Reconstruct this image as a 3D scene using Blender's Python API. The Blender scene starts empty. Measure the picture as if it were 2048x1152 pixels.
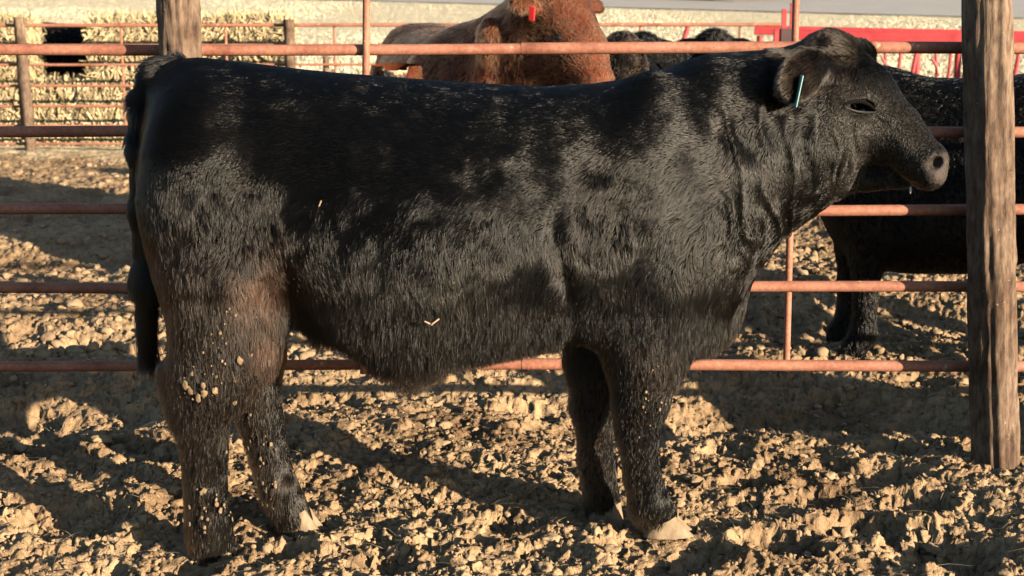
import bpy, math, random
import numpy as np
from mathutils import Vector, Matrix, Euler
from mathutils.kdtree import KDTree
R = math.radians
rng = np.random.default_rng(7)
random.seed(7)
SC = bpy.context.scene

# ------------------------------------------------------------------ camera, sky, sun, exposure
CAM_Z, PITCH, FPX = 1.515, R(11.5), 2983.0
cam = bpy.data.cameras.new('camera'); cam_o = bpy.data.objects.new('camera', cam); SC.collection.objects.link(cam_o)
cam.sensor_width = 36.0; cam.lens = 36.0 * FPX / 2048.0; cam.clip_end = 900; cam.clip_start = 0.05
cam_o.location = (0, 0, CAM_Z); cam_o.rotation_euler = (R(90) - PITCH, 0, 0)
cam.dof.use_dof = True; cam.dof.focus_distance = 4.15; cam.dof.aperture_fstop = 6.7
SC.camera = cam_o
SUN_EL, SUN_AZ = R(13.0), R(51.0)          # sun behind the camera, 51 degrees to the right
w = bpy.data.worlds.new('World'); SC.world = w; w.use_nodes = True
sky = w.node_tree.nodes.new('ShaderNodeTexSky'); sky.sky_type = 'NISHITA'; sky.sun_disc = False
sky.sun_elevation = SUN_EL; sky.sun_rotation = math.pi - SUN_AZ
sky.air_density = 1.0; sky.dust_density = 0.6
bg = w.node_tree.nodes['Background']; bg.inputs['Strength'].default_value = 0.06
w.node_tree.links.new(sky.outputs[0], bg.inputs['Color'])
sl = bpy.data.lights.new('sun', 'SUN'); so = bpy.data.objects.new('sun', sl); SC.collection.objects.link(so)
sl.energy = 5.0; sl.angle = R(0.5); sl.color = (1.0, 0.82, 0.60)
SUN_DIR = Vector((math.cos(SUN_EL) * math.sin(SUN_AZ), -math.cos(SUN_EL) * math.cos(SUN_AZ), math.sin(SUN_EL)))
so.rotation_euler = SUN_DIR.to_track_quat('Z', 'Y').to_euler(); so.location = (8, -6, 6)
SC.view_settings.view_transform = 'Standard'; SC.view_settings.look = 'None'
SC.view_settings.exposure = 1.3; SC.view_settings.gamma = 1.0
SC.cycles.max_bounces = 6; SC.cycles.diffuse_bounces = 0; SC.cycles.use_denoising = True
SC.render.hair_type = 'STRAND'

CP, SP = math.cos(PITCH), math.sin(PITCH)
def P(px, py, Y):
    """authoring aid: the point at depth Y that the photo shows at pixel (px, py)"""
    u = (px - 1024) / FPX; v = (576 - py) / FPX
    dy = CP + v * SP; dz = -SP + v * CP
    t = Y / dy
    return np.array([u * t, Y, CAM_Z + dz * t])
def proj(p):
    x = p[:, 0]; y = p[:, 1]; z = p[:, 2] - CAM_Z
    d = y * CP - z * SP; up = y * SP + z * CP
    return 1024 + FPX * x / d, 576 - FPX * up / d, d
def ppm(Y, z=0.7):                          # metres per photo pixel at a depth
    return (Y * CP - (z - CAM_Z) * SP) / FPX
def G(px, py, z=0.0):                       # point on the level z
    u = (px - 1024) / FPX; v = (576 - py) / FPX
    dy = CP + v * SP; dz = -SP + v * CP
    t = (z - CAM_Z) / dz
    return np.array([u * t, dy * t, z])

# ------------------------------------------------------------------ noise
def _h(ix, iy, iz, s):
    n = (ix * 374761393 + iy * 668265263 + iz * 2147483647 + s * 1274126177) & 0xFFFFFFFF
    n = ((n ^ (n >> 13)) * 1274126177) & 0xFFFFFFFF
    n = ((n ^ (n >> 16)) * 2246822519) & 0xFFFFFFFF
    return ((n ^ (n >> 15)) & 0xFFFFFF) / 16777215.0
def vnoise(x, y, z=None, s=0):
    """smooth value noise in -1..1"""
    x = np.asarray(x, float); y = np.asarray(y, float)
    z = np.zeros_like(x) if z is None else np.asarray(z, float)
    ix = np.floor(x).astype(np.int64); iy = np.floor(y).astype(np.int64); iz = np.floor(z).astype(np.int64)
    fx = x - ix; fy = y - iy; fz = z - iz
    fx = fx * fx * fx * (fx * (fx * 6 - 15) + 10); fy = fy * fy * fy * (fy * (fy * 6 - 15) + 10); fz = fz * fz * (3 - 2 * fz)
    flat = not fz.any()
    out = 0
    for c in ((0,) if flat else (0, 1)):
        a = _h(ix, iy, iz + c, s); b = _h(ix + 1, iy, iz + c, s)
        d = _h(ix, iy + 1, iz + c, s); e = _h(ix + 1, iy + 1, iz + c, s)
        v = (a + (b - a) * fx) * (1 - fy) + (d + (e - d) * fx) * fy
        out = v if flat else out + v * ((1 - fz) if c == 0 else fz)
    return out * 2 - 1
def fbm(x, y, z=None, s=0, o=4, g=0.5):
    a, t = 1.0, 0
    for i in range(o):
        k = 2.03 ** i
        t = t + a * vnoise(x * k + 17.3 * i, y * k - 9.1 * i, None if z is None else z * k, s + i * 11); a *= g
    return t
def domes(x, y, cell, rmax, dens, s):
    """heights of lumps scattered one per cell: crumbly clods"""
    gx = np.floor(x / cell).astype(np.int64); gy = np.floor(y / cell).astype(np.int64)
    out = np.zeros_like(x)
    zz = np.zeros_like(gx)
    for dx in (-1, 0, 1):
        for dy in (-1, 0, 1):
            cx = gx + dx; cy = gy + dy
            r = rmax * (0.35 + 0.65 * _h(cx, cy, zz, s + 3)) * (_h(cx, cy, zz, s + 4) < dens)
            px = (cx + _h(cx, cy, zz, s)) * cell; py = (cy + _h(cx, cy, zz, s + 1)) * cell
            q = r * r - (x - px) ** 2 - (y - py) ** 2 * (0.7 + 0.8 * _h(cx, cy, zz, s + 2))
            out = np.maximum(out, np.sqrt(np.maximum(q, 0)))
    return out

# ------------------------------------------------------------------ objects
def link(o, parent=None):
    SC.collection.objects.link(o)
    if parent is not None: o.parent = parent
    return o
def tag(o, label=None, cat=None, group=None, kind=None):
    if label: o['label'] = label
    if cat: o['category'] = cat
    if group: o['group'] = group
    if kind: o['kind'] = kind
    return o
def empty(name, loc=(0, 0, 0), rz=0):
    o = bpy.data.objects.new(name, None); o.empty_display_size = 0.2
    o.location = loc; o.rotation_euler = (0, 0, rz)
    return link(o)
def mesh_np(name, V, F, m, parent=None, smooth=True, mats=None):
    """V (n,3), F (k,3|4) arrays -> one mesh object"""
    V = np.asarray(V, np.float32); F = np.asarray(F, np.int32)
    me = bpy.data.meshes.new(name); k = F.shape[1]
    me.vertices.add(len(V)); me.vertices.foreach_set('co', V.ravel())
    me.loops.add(F.size); me.loops.foreach_set('vertex_index', F.ravel())
    me.polygons.add(len(F)); me.polygons.foreach_set('loop_start', np.arange(0, F.size, k, dtype=np.int32))
    me.update(calc_edges=True)
    if smooth: me.polygons.foreach_set('use_smooth', np.ones(len(F), bool))
    if m: me.materials.append(m)
    o = bpy.data.objects.new(name, me)
    return link(o, parent)
def color_attr(me, name, col):
    a = me.attributes.new(name, 'FLOAT_COLOR', 'POINT')
    c = np.ones((len(me.vertices), 4), np.float32); c[:, :3] = col
    a.data.foreach_set('color', c.ravel())
class MB:
    """collects boxes and tubes as lists"""
    def __init__(s): s.v = []; s.f = []
    def box(s, c, d, rot=None, bev=0.0):
        c = Vector(c); M = rot or Matrix.Identity(3); b = bev or min(d) * 0.12
        hx, hy, hz = [q / 2 for q in d]; base = len(s.v)
        ring = lambda x, y, z, q: [(-x + q, -y, z), (x - q, -y, z), (x, -y + q, z), (x, y - q, z), (x - q, y, z), (-x + q, y, z), (-x, y - q, z), (-x, -y + q, z)]
        pts = ring(hx - b, hy - b, -hz, b * .4) + ring(hx, hy, -hz + b, b) + ring(hx, hy, hz - b, b) + ring(hx - b, hy - b, hz, b * .4)
        for p in pts: s.v.append(tuple(c + M @ Vector(p)))
        for r in range(3):
            for i in range(8):
                j = (i + 1) % 8
                s.f.append((base + r * 8 + i, base + r * 8 + j, base + r * 8 + 8 + j, base + r * 8 + 8 + i))
        s.f.append(tuple(base + i for i in reversed(range(8)))); s.f.append(tuple(base + 24 + i for i in range(8)))
        return s
    def tube(s, pts, rad, n=12, cap=True):
        pts = [Vector(p) for p in pts]; m = len(pts)
        if not hasattr(rad, '__len__'): rad = [rad] * m
        t0 = (pts[1] - pts[0]).normalized(); up = Vector((0, 0, 1)) if abs(t0.z) < .9 else Vector((0, 1, 0))
        base = len(s.v)
        for i, p in enumerate(pts):
            t = (pts[min(i + 1, m - 1)] - pts[max(i - 1, 0)]).normalized()
            a = t.cross(up).normalized(); b = a.cross(t).normalized()
            for k in range(n):
                w_ = 2 * math.pi * k / n
                s.v.append(tuple(p + (a * math.cos(w_) + b * math.sin(w_)) * rad[i]))
        for i in range(m - 1):
            for k in range(n):
                k2 = (k + 1) % n
                s.f.append((base + i * n + k, base + i * n + k2, base + (i + 1) * n + k2, base + (i + 1) * n + k))
        if cap:
            s.f.append(tuple(base + k for k in reversed(range(n)))); s.f.append(tuple(base + (m - 1) * n + k for k in range(n)))
        return s
    def build(s, name, m, parent=None, smooth=True):
        me = bpy.data.meshes.new(name); me.from_pydata(s.v, [], s.f); me.update()
        if smooth:
            me.polygons.foreach_set('use_smooth', np.ones(len(me.polygons), bool))
            try: me.set_sharp_from_angle(angle=R(40))
            except Exception: pass
        me.materials.append(m)
        return link(bpy.data.objects.new(name, me), parent)

# ------------------------------------------------------------------ materials
def newmat(name):
    m = bpy.data.materials.new(name); m.use_nodes = True
    nt = m.node_tree; b = nt.nodes['Principled BSDF']
    return m, nt, b
def N(nt, t, **kw):
    n = nt.nodes.new(t)
    for k, v in kw.items():
        if k in n.inputs.keys(): n.inputs[k].default_value = v
        else: setattr(n, k, v)
    return n
def coords(nt, scale=(1, 1, 1), kind='Object'):
    tc = nt.nodes.new('ShaderNodeTexCoord'); mp = nt.nodes.new('ShaderNodeMapping')
    mp.inputs['Scale'].default_value = scale; nt.links.new(tc.outputs[kind], mp.inputs['Vector'])
    return mp.outputs[0]
def noise(nt, vec, scale, detail=4, rough=.55):
    n = N(nt, 'ShaderNodeTexNoise'); n.inputs['Scale'].default_value = scale
    n.inputs['Detail'].default_value = detail; n.inputs['Roughness'].default_value = rough
    if vec is not None: nt.links.new(vec, n.inputs['Vector'])
    return n.outputs['Fac']
def ramp(nt, fac, stops):
    r = nt.nodes.new('ShaderNodeValToRGB'); e = r.color_ramp.elements
    while len(e) < len(stops): e.new(0.5)
    for i, (p, c) in enumerate(stops): e[i].position = p; e[i].color = (*c, 1)
    nt.links.new(fac, r.inputs[0]); return r.outputs[0]
def mix(nt, fac, a, b, mode='MIX'):
    m = nt.nodes.new('ShaderNodeMix'); m.data_type = 'RGBA'; m.blend_type = mode
    for s, v in ((m.inputs[0], fac), (m.inputs[6], a), (m.inputs[7], b)):
        if hasattr(v, 'is_output'): nt.links.new(v, s)
        elif isinstance(v, (int, float)): s.default_value = v
        else: s.default_value = (*v, 1)
    return m.outputs[2]
def bump(nt, b, h, strength, dist):
    n = nt.nodes.new('ShaderNodeBump'); n.inputs['Strength'].default_value = strength; n.inputs['Distance'].default_value = dist
    nt.links.new(h, n.inputs['Height']); nt.links.new(n.outputs[0], b.inputs['Normal'])
def simple(name, c1, c2, scale=20, rough=.7, bs=.3, bd=.004, stretch=(1, 1, 1), metal=0.0, spec=.4):
    m, nt, b = newmat(name); v = coords(nt, stretch)
    f = noise(nt, v, scale, 5, .6)
    nt.links.new(ramp(nt, f, [(.3, c1), (.7, c2)]), b.inputs['Base Color'])
    b.inputs['Roughness'].default_value = rough; b.inputs['Metallic'].default_value = metal
    b.inputs['Specular IOR Level'].default_value = spec
    if bs: bump(nt, b, noise(nt, v, scale * 4, 4), bs, bd)
    return m
def tone_mat(name, attr='tone', rough=.8, spec=.2, trans=0.0):
    m, nt, b = newmat(name); a = N(nt, 'ShaderNodeAttribute', attribute_name=attr)
    nt.links.new(a.outputs['Color'], b.inputs['Base Color']); b.inputs['Roughness'].default_value = rough
    b.inputs['Specular IOR Level'].default_value = spec
    return m

def ground_mat():
    m, nt, b = newmat('trampled mud'); v = coords(nt)
    a = noise(nt, v, 1.7, 5, .6); c = noise(nt, v, 26, 5, .65); f = noise(nt, v, 140, 3, .6)
    mud = ramp(nt, a, [(.30, (.20, .13, .075)), (.5, (.385, .266, .157)), (.68, (.47, .337, .203))])
    fine = ramp(nt, c, [(.3, (.55, .50, .46)), (.55, (1, 1, 1)), (.75, (1.12, 1.08, 1.0))])
    mud = mix(nt, 1.0, mud, fine, 'MULTIPLY')
    fleck = ramp(nt, f, [(.66, (0, 0, 0)), (.74, (1, 1, 1))])
    mud = mix(nt, fleck, mud, (.50, .40, .25))
    sep = N(nt, 'ShaderNodeSeparateXYZ'); nt.links.new(v, sep.inputs[0])
    add = N(nt, 'ShaderNodeMath', operation='MULTIPLY_ADD'); nt.links.new(a, add.inputs[0]); add.inputs[1].default_value = 3.0
    nt.links.new(sep.outputs['Y'], add.inputs[2])
    mr = N(nt, 'ShaderNodeMapRange'); nt.links.new(add.outputs[0], mr.inputs[0])
    mr.inputs[1].default_value = 14.6; mr.inputs[2].default_value = 16.0
    dry = ramp(nt, c, [(.3, (.60, .51, .32)), (.6, (.80, .71, .50))])
    nt.links.new(mix(nt, mr.outputs[0], mud, dry), b.inputs['Base Color'])
    b.inputs['Roughness'].default_value = .95; b.inputs['Specular IOR Level'].default_value = .12
    bump(nt, b, mix(nt, .5, c, f), .8, .014)
    return m
M = {}
M['mud'] = ground_mat()
M['clod'] = simple('dry mud clod', (.24, .165, .10), (.42, .31, .195), 14, .95, .6, .006, spec=.1)
M['cake'] = simple('caked mud', (.13, .088, .052), (.34, .25, .16), 30, .95, .6, .004, spec=.1)
M['straw'] = tone_mat('dry straw')
M['grass'] = tone_mat('dead grass')
M['asphalt'] = simple('worn concrete road', (.40, .385, .36), (.50, .48, .45), 1.2, .9, .2, .004, (1, 3, 1))
M['paint'] = simple('road paint', (.62, .62, .6), (.75, .74, .7), 6, .8, .1)
def rust_mat():
    m, nt, b = newmat('rusty pipe'); v = coords(nt)
    a = noise(nt, v, 5, 6, .65); c = noise(nt, v, 90, 4, .6)
    col = ramp(nt, a, [(.3, (.22, .08, .05)), (.46, (.38, .16, .105)), (.6, (.44, .20, .135)), (.75, (.52, .28, .20))])
    col = mix(nt, 1.0, col, ramp(nt, c, [(.3, (.7, .68, .66)), (.6, (1, 1, 1)), (.72, (1.15, 1.2, 1.25))]), 'MULTIPLY')
    fl = ramp(nt, noise(nt, v, 22, 2, .5), [(.70, (0, 0, 0)), (.73, (1, 1, 1))])
    col = mix(nt, fl, col, (.52, .34, .24))
    nt.links.new(col, b.inputs['Base Color']); b.inputs['Roughness'].default_value = .62; b.inputs['Specular IOR Level'].default_value = .35
    bump(nt, b, c, .35, .002); return m
M['rust'] = rust_mat()
def wood_mat(name='weathered post'):
    m, nt, b = newmat(name); v = coords(nt, (1, 1, .28)); v2 = coords(nt)
    g = noise(nt, v, 60, 6, .65); a = noise(nt, v2, 5, 5, .6)
    col = ramp(nt, g, [(.32, (.07, .048, .036)), (.5, (.175, .122, .088)), (.7, (.28, .205, .147))])
    col = mix(nt, 1.0, col, ramp(nt, a, [(.32, (.5, .42, .38)), (.55, (1, 1, 1)), (.75, (1.2, 1.15, 1.1))]), 'MULTIPLY')
    fl = ramp(nt, noise(nt, coords(nt, (1, 1, 1.8)), 48, 2, .5), [(.73, (0, 0, 0)), (.76, (1, 1, 1))])
    col = mix(nt, fl, col, (.40, .32, .24))
    nt.links.new(col, b.inputs['Base Color']); b.inputs['Roughness'].default_value = .85; b.inputs['Specular IOR Level'].default_value = .25
    bump(nt, b, g, .6, .006); return m
M['wood'] = wood_mat()
M['red'] = simple('red feeder paint', (.42, .035, .045), (.54, .075, .08), 8, .5, .1, .002)
M['darkred'] = simple('dull dark paint', (.05, .03, .035), (.10, .05, .05), 8, .6, .1, .002)
def hide_mat(name, c, rough=.7, spec=.04):
    m, nt, b = newmat(name); v = coords(nt); f = noise(nt, v, 35, 5, .65)
    a = N(nt, 'ShaderNodeAttribute', attribute_name='tone')
    col = mix(nt, 1.0, a.outputs['Color'], ramp(nt, f, [(.3, (.7, .7, .7)), (.7, (1.25, 1.25, 1.25))]), 'MULTIPLY')
    nt.links.new(col, b.inputs['Base Color']); b.inputs['Roughness'].default_value = rough; b.inputs['Specular IOR Level'].default_value = spec
    bump(nt, b, noise(nt, v, 120, 4, .6), .35, .003); return m
M['hide'] = hide_mat('cattle hide', None)
def fur_mat(name, rough=.17, rad=.40, ior=1.39):
    m = bpy.data.materials.new(name); m.use_nodes = True; nt = m.node_tree; nt.nodes.clear()
    o = nt.nodes.new('ShaderNodeOutputMaterial'); h = nt.nodes.new('ShaderNodeBsdfHairPrincipled')
    h.model = 'CHIANG'; h.parametrization = 'COLOR'; h.inputs['IOR'].default_value = ior
    a = N(nt, 'ShaderNodeAttribute', attribute_name='tint')
    nt.links.new(a.outputs['Color'], h.inputs['Color'])
    q = N(nt, 'ShaderNodeAttribute', attribute_name='sleek'); m_r = N(nt, 'ShaderNodeMapRange'); nt.links.new(q.outputs['Fac'], m_r.inputs[0])
    m_r.inputs[3].default_value = rough; m_r.inputs[4].default_value = rough * .55; nt.links.new(m_r.outputs[0], h.inputs['Roughness'])
    h.inputs['Roughness'].default_value = rough; h.inputs['Radial Roughness'].default_value = rad
    nt.links.new(h.outputs[0], o.inputs[0]); return m
M['fur'] = fur_mat('cattle fur')
M['redfur'] = fur_mat('red cattle fur', .4, .4, 1.35)
m_, nt_, b_ = newmat('wet eye'); b_.inputs['Base Color'].default_value = (.008, .006, .005, 1); b_.inputs['Roughness'].default_value = .06; M['eye'] = m_
m_, nt_, b_ = newmat('eyelid rim'); b_.inputs['Base Color'].default_value = (.045, .042, .042, 1); b_.inputs['Roughness'].default_value = .28; M['lid'] = m_
m_, nt_, b_ = newmat('eyelid skin'); b_.inputs['Base Color'].default_value = (.004, .004, .004, 1); b_.inputs['Roughness'].default_value = .85; b_.inputs['Specular IOR Level'].default_value = .1; M['lidskin'] = m_
M['hoof'] = simple('dusty hoof horn', (.13, .09, .055), (.36, .27, .175), 30, .8, .35, .003, (1, 1, .4))
M['tag'] = simple('plastic ear tag', (.25, .50, .52), (.36, .62, .62), 12, .5, 0)
M['redtag'] = simple('red plastic ear tag', (.7, .03, .03), (.8, .05, .05), 12, .5, 0)
M['tyre'] = simple('tyre rubber', (.015, .015, .015), (.03, .03, .03), 12, .85, .1)
M['carpaint'] = simple('dark car paint', (.02, .022, .026), (.028, .03, .035), 4, .3, 0, spec=.5)
M['glass'] = simple('car glass', (.02, .024, .03), (.03, .034, .04), 4, .08, 0, spec=.6)
M['rim'] = simple('wheel rim', (.4, .4, .42), (.5, .5, .52), 4, .35, 0, metal=.8)

# ------------------------------------------------------------------ ground
# where the hooves and posts meet the mud: (x, y, z, radius)
FEET = {}
def foot(name, px, py, Y): FEET[name] = P(px, py, Y); return FEET[name]
foot('near_hind', 425, 1098, 3.86); foot('far_hind', 600, 1066, 4.04)
foot('near_front', 1335, 1062, 3.95); foot('far_front', 1212, 1026, 4.14)
PITS = [  # px, py, radius, depth : the larger hollows the photo shows
    (1330, 1108, .15, .07), (1900, 1095, .16, .08), (1515, 962, .09, .045), (1720, 1050, .11, .05), (1840, 1000, .09, .04),
    (150, 1035, .16, .06), (70, 880, .16, .05), (1450, 900, .08, .035), (1640, 990, .08, .035), (1560, 1090, .10, .045),
    (760, 1090, .07, .035), (870, 1100, .07, .035), (1190, 900, .07, .035), (1760, 960, .08, .035), (380, 1140, .10, .04), (560, 1110, .08, .035)]
PITS = [(*G(px, py)[:2], r, d) for px, py, r, d in PITS]
pr = np.random.default_rng(3)
for i in range(150):
    y = 3.2 + 7.5 * pr.random() ** 1.3; x = (pr.random() * 2 - 1) * (0.55 * y)
    PITS.append((x, y, .05 + .06 * pr.random(), .015 + .035 * pr.random()))
TROUGH = [  # x, y, sx, sy, depth : broad hollows whose near lip throws the long shadows
    (1.0, 5.35, .8, .30, .17), (-3.0, 8.35, 1.1, .38, .12),
    (-2.1, 6.45, .7, .22, .13), (-.2, 5.35, .9, .14, .05), (2.0, 6.9, .9, .3, .15), (.9, 6.9, .5, .2, .12), (-1.75, 5.2, .5, .18, .10)]
def rise(Y): return np.clip(Y - 16.0, 0, 60) * 0.038
def Hgt(X, Y, fine=True):
    X = np.asarray(X, float); Y = np.asarray(Y, float)
    fade = np.clip((15.5 - Y) / 3.0, 0.25, 1)
    z = .028 * fbm(X * 1.1, Y * 1.3, s=1, o=3) * fade
    for cx, cy, sx, sy, d in TROUGH:
        wob = .12 * vnoise(X * 2.2, Y * 0 + cy, s=77)
        z = z - d * np.exp(-((X - cx) / sx) ** 2 - ((Y - cy - wob) / sy) ** 2)
    wx = X + .022 * vnoise(X * 18, Y * 18, s=5) + .014 * vnoise(X * 46, Y * 46, s=6) + .006 * vnoise(X * 110, Y * 110, s=7)
    wy = Y + .022 * vnoise(X * 18, Y * 18, s=8) + .014 * vnoise(X * 46, Y * 46, s=9) + .006 * vnoise(X * 110, Y * 110, s=10)
    for cx, cy, r, d in PITS:
        d = d * 1.05
        mk = (np.abs(X - cx) < r * 2) & (np.abs(Y - cy) < r * 2)
        if mk.any():
            q = np.hypot(wx[mk] - cx, (wy[mk] - cy) * 1.15) / r
            z[mk] += -d * 1.0 / (1 + q ** 5) + d * .35 * np.exp(-((q - 1.3) / .3) ** 2)
    if fine:
        patch = np.clip(.5 + .9 * vnoise(X * 2.3, Y * 2.3, s=21), 0.1, 1)
        z = z + fade * (.34 * domes(wx, wy, .16, .055, .40, 100) * patch)
        z = z + fade * (.52 * domes(wx + .3, wy, .065, .027, .6, 200) * (.35 + .65 * patch))
        z = z + fade * (.42 * domes(wx, wy + .2, .034, .0165, .75, 300))
        z = z + fade * (.7 * domes(wx, wy + .6, .016, .0085, .75, 400)) + fade * .004 * fbm(X * 70, Y * 70, s=91, o=2)
        z = z + .015 * fade * fbm(X * 8, Y * 8, s=31, o=5, g=.62)
    for p in FEET.values():
        q = np.exp(-(((X - p[0]) ** 2 + (Y - p[1]) ** 2) / .11 ** 2) ** 1.5)
        z = z * (1 - q) + (p[2] - .022) * q
    for cx, cy, r, hh in ((2.95, 4.15, .40, .75), (1.50, 4.50, .22, .035)):      # mud heap added out of view to throw shade; small rise at the post
        z = z + hh * np.exp(-((X - cx) ** 2 + (Y - cy) ** 2) / r ** 2)
    return z + rise(Y)
def build_ground():
    yn = np.concatenate([np.geomspace(1.2, 3.2, 60, endpoint=False), np.geomspace(3.2, 15, 900, endpoint=False), np.geomspace(15, 420, 140)])
    t = np.concatenate([np.linspace(-1.6, -.46, 90, endpoint=False), np.linspace(-.46, .46, 1050, endpoint=False), np.linspace(.46, 1.6, 90)])
    X = t[None, :] * (yn[:, None] + .4); Y = np.repeat(yn[:, None], len(t), 1)
    X = X.ravel(); Y = Y.ravel()
    Z = Hgt(X, Y)
    wn = np.clip((11 - Y) / 2, 0, 1); D = [0, 0, 0]               # crumble the steep faces
    for a_ in range(3): D[a_] = wn * (.011 * vnoise(X * 34, Y * 34, Z * 55 + 9 * a_, 500 + a_) + .006 * vnoise(X * 85, Y * 85, Z * 120 + 5 * a_, 510 + a_))
    X = X + D[0]; Y = Y + D[1]; Z = Z + .7 * D[2]
    n, k = len(yn), len(t)
    I = np.arange(n * k).reshape(n, k)
    F = np.stack([I[:-1, :-1], I[:-1, 1:], I[1:, 1:], I[1:, :-1]], -1).reshape(-1, 4)
    o = mesh_np('ground', np.stack([X, Y, Z], 1), F, M['mud'])
    tag(o, 'trampled dry brown mud of the cattle pen running back to pale grass', 'ground', kind='structure')
    b = MB(); b.box((0, 0, -.75), (900, 900, .1)); q = b.build('subsoil', M['mud']); tag(q, 'brown earth lying under and behind the cattle pen', 'ground', kind='structure')
build_ground()

ICO = None
def ico(sub):
    import bmesh
    bm = bmesh.new(); bmesh.ops.create_icosphere(bm, subdivisions=sub, radius=1)
    v = np.array([q.co[:] for q in bm.verts]); f = np.array([[q.index for q in p.verts] for p in bm.faces]); bm.free()
    return v, f
def scatter_lumps(name, n, r0, r1, sub, label, yr=(3.3, 9), seed=1, pw=2.5):
    g = np.random.default_rng(seed); v, f = ico(sub); VV = []; FF = []; off = 0
    Y = yr[0] + (yr[1] - yr[0]) * g.random(n) ** 1.6; X = (g.random(n) * 2 - 1) * .48 * Y
    r = r0 + (r1 - r0) * g.random(n) ** pw; Z = Hgt(X, Y)
    for i in range(n):
        o = g.random(3) * 50
        d = 1 + .42 * vnoise(v[:, 0] * 1.5 + o[0], v[:, 1] * 1.5 + o[1], v[:, 2] * 1.5 + o[2], 3) + .26 * vnoise(v[:, 0] * 4 + o[0], v[:, 1] * 4, v[:, 2] * 4, 5) + .12 * vnoise(v[:, 0] * 9 + o[0], v[:, 1] * 9, v[:, 2] * 9, 6)
        p = v * d[:, None] * r[i] * np.array([.8 + .6 * g.random(), .8 + .6 * g.random(), .6 + .4 * g.random()])
        a = g.random() * 6.28; c, s = math.cos(a), math.sin(a)
        p = np.stack([p[:, 0] * c - p[:, 1] * s, p[:, 0] * s + p[:, 1] * c, p[:, 2]], 1) + np.array([X[i], Y[i], Z[i] + r[i] * .2])
        VV.append(p); FF.append(f + off); off += len(v)
    o = mesh_np(name, np.concatenate(VV), np.concatenate(FF), M['clod'])
    return tag(o, label, 'mud clods', kind='stuff')
scatter_lumps('mud_clods', 1100, .006, .024, 3, 'loose broken clods of dry mud lying over the pen floor', seed=11)
scatter_lumps('mud_lumps', 2600, .010, .032, 2, 'lumps of dry mud lying over the far pen beyond the fence', (6.0, 13.5), 13, 2.0)
scatter_lumps('mud_crumbs', 5000, .003, .009, 1, 'small crumbs of dry mud strewn over the pen floor', (3.3, 6.5), 12, 1.5)

def blades(name, X, Y, Z, L, W, lean, tones, mat, seed, flat=0.0):
    """thin single-strip leaves or straws, two quads each"""
    g = np.random.default_rng(seed); n = len(X); a = g.random(n) * 6.283
    side = np.stack([np.cos(a), np.sin(a), np.zeros(n)], 1) * (W / 2)[:, None]
    la = g.random(n) * 6.283; up = np.stack([np.cos(la) * lean, np.sin(la) * lean, 1 - flat * np.ones(n)], 1)
    up /= np.linalg.norm(up, axis=1)[:, None]
    b = np.stack([X, Y, Z], 1); mid = b + up * (L * .55)[:, None]; tip = b + up * L[:, None] + np.stack([np.cos(la), np.sin(la), 0 * la - .3], 1) * (L * .25 * lean)[:, None]
    V = np.stack([b - side, b + side, mid + side * .8, mid - side * .8, tip + side * .25, tip - side * .25], 1).reshape(-1, 3)
    i = np.arange(n)[:, None] * 6
    F = np.concatenate([i + np.array([[0, 1, 2, 3]]), i + np.array([[3, 2, 4, 5]])])
    o = mesh_np(name, V, F, mat, smooth=False); color_attr(o.data, 'tone', np.repeat(tones, 6, 0)); return o
def tones(n, c1, c2, seed):
    t = np.random.default_rng(seed).random((n, 1)); return np.array(c1) * (1 - t) + np.array(c2) * t
# straw scattered on the mud
n = 4500; g_ = np.random.default_rng(5)
Y = 3.3 + 6 * g_.random(n) ** 1.5; X = (g_.random(n) * 2 - 1) * .48 * Y
o = blades('straw_litter', X, Y, Hgt(X, Y) + .004, .02 + .05 * g_.random(n), .0015 + .002 * g_.random(n), np.full(n, 2.0), tones(n, (.40, .29, .15), (.62, .5, .3), 2), M['straw'], 6, .7)
tag(o, 'bits of pale straw trodden into the mud', 'straw', kind='stuff')
# dead grass beyond the far fence
def field(n, y0, y1, hmax, wmax, seed, clump, xr, thr):
    g = np.random.default_rng(seed)
    Y = y0 + (y1 - y0) * g.random(n); X = (g.random(n) * 2 - 1) * xr * (Y + 4)
    m = fbm(X * clump, Y * clump * .6, s=seed, o=3) > (thr - .35 * g.random(n)); X = X[m]; Y = Y[m]; k = len(X)
    s = .6 + .5 * np.clip(fbm(X * clump, Y * clump * .6, s=seed, o=3), -.5, 1)
    L = hmax * s * (.5 + .5 * g.random(k)); W = wmax * (.5 + .5 * g.random(k))
    return X, Y, L, W, k
AX, AY, AL, AW = [], [], [], []
for args in ((70000, 15.6, 25, .17, .018, 41, .9, .42, -.15), (170000, 22, 60, .07, .026, 42, .35, .45, -1.4)):
    X, Y, L, W, k = field(*args)
    dr = (Y - 44.2) + (X + 5.6) * (9.2 / 17.8)             # stay off the road
    keep = (dr < -.4) | (dr > 14.5)
    AX.append(X[keep]); AY.append(Y[keep]); AL.append(L[keep]); AW.append(W[keep])
AX = np.concatenate(AX); AY = np.concatenate(AY); AL = np.concatenate(AL); AW = np.concatenate(AW); n = len(AX)
nearm = (AY < 15.9) & (AX < -2.5); AL[nearm] *= .3
o = blades('dead_grass', AX, AY, Hgt(AX, AY, False) - .01, AL, AW, np.full(n, .45), tones(n, (.68, .59, .39), (.90, .83, .64), 8), M['grass'], 9)
tag(o, 'pale dead winter grass growing between the far pipe fence and the road', 'grass', kind='stuff')

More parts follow.
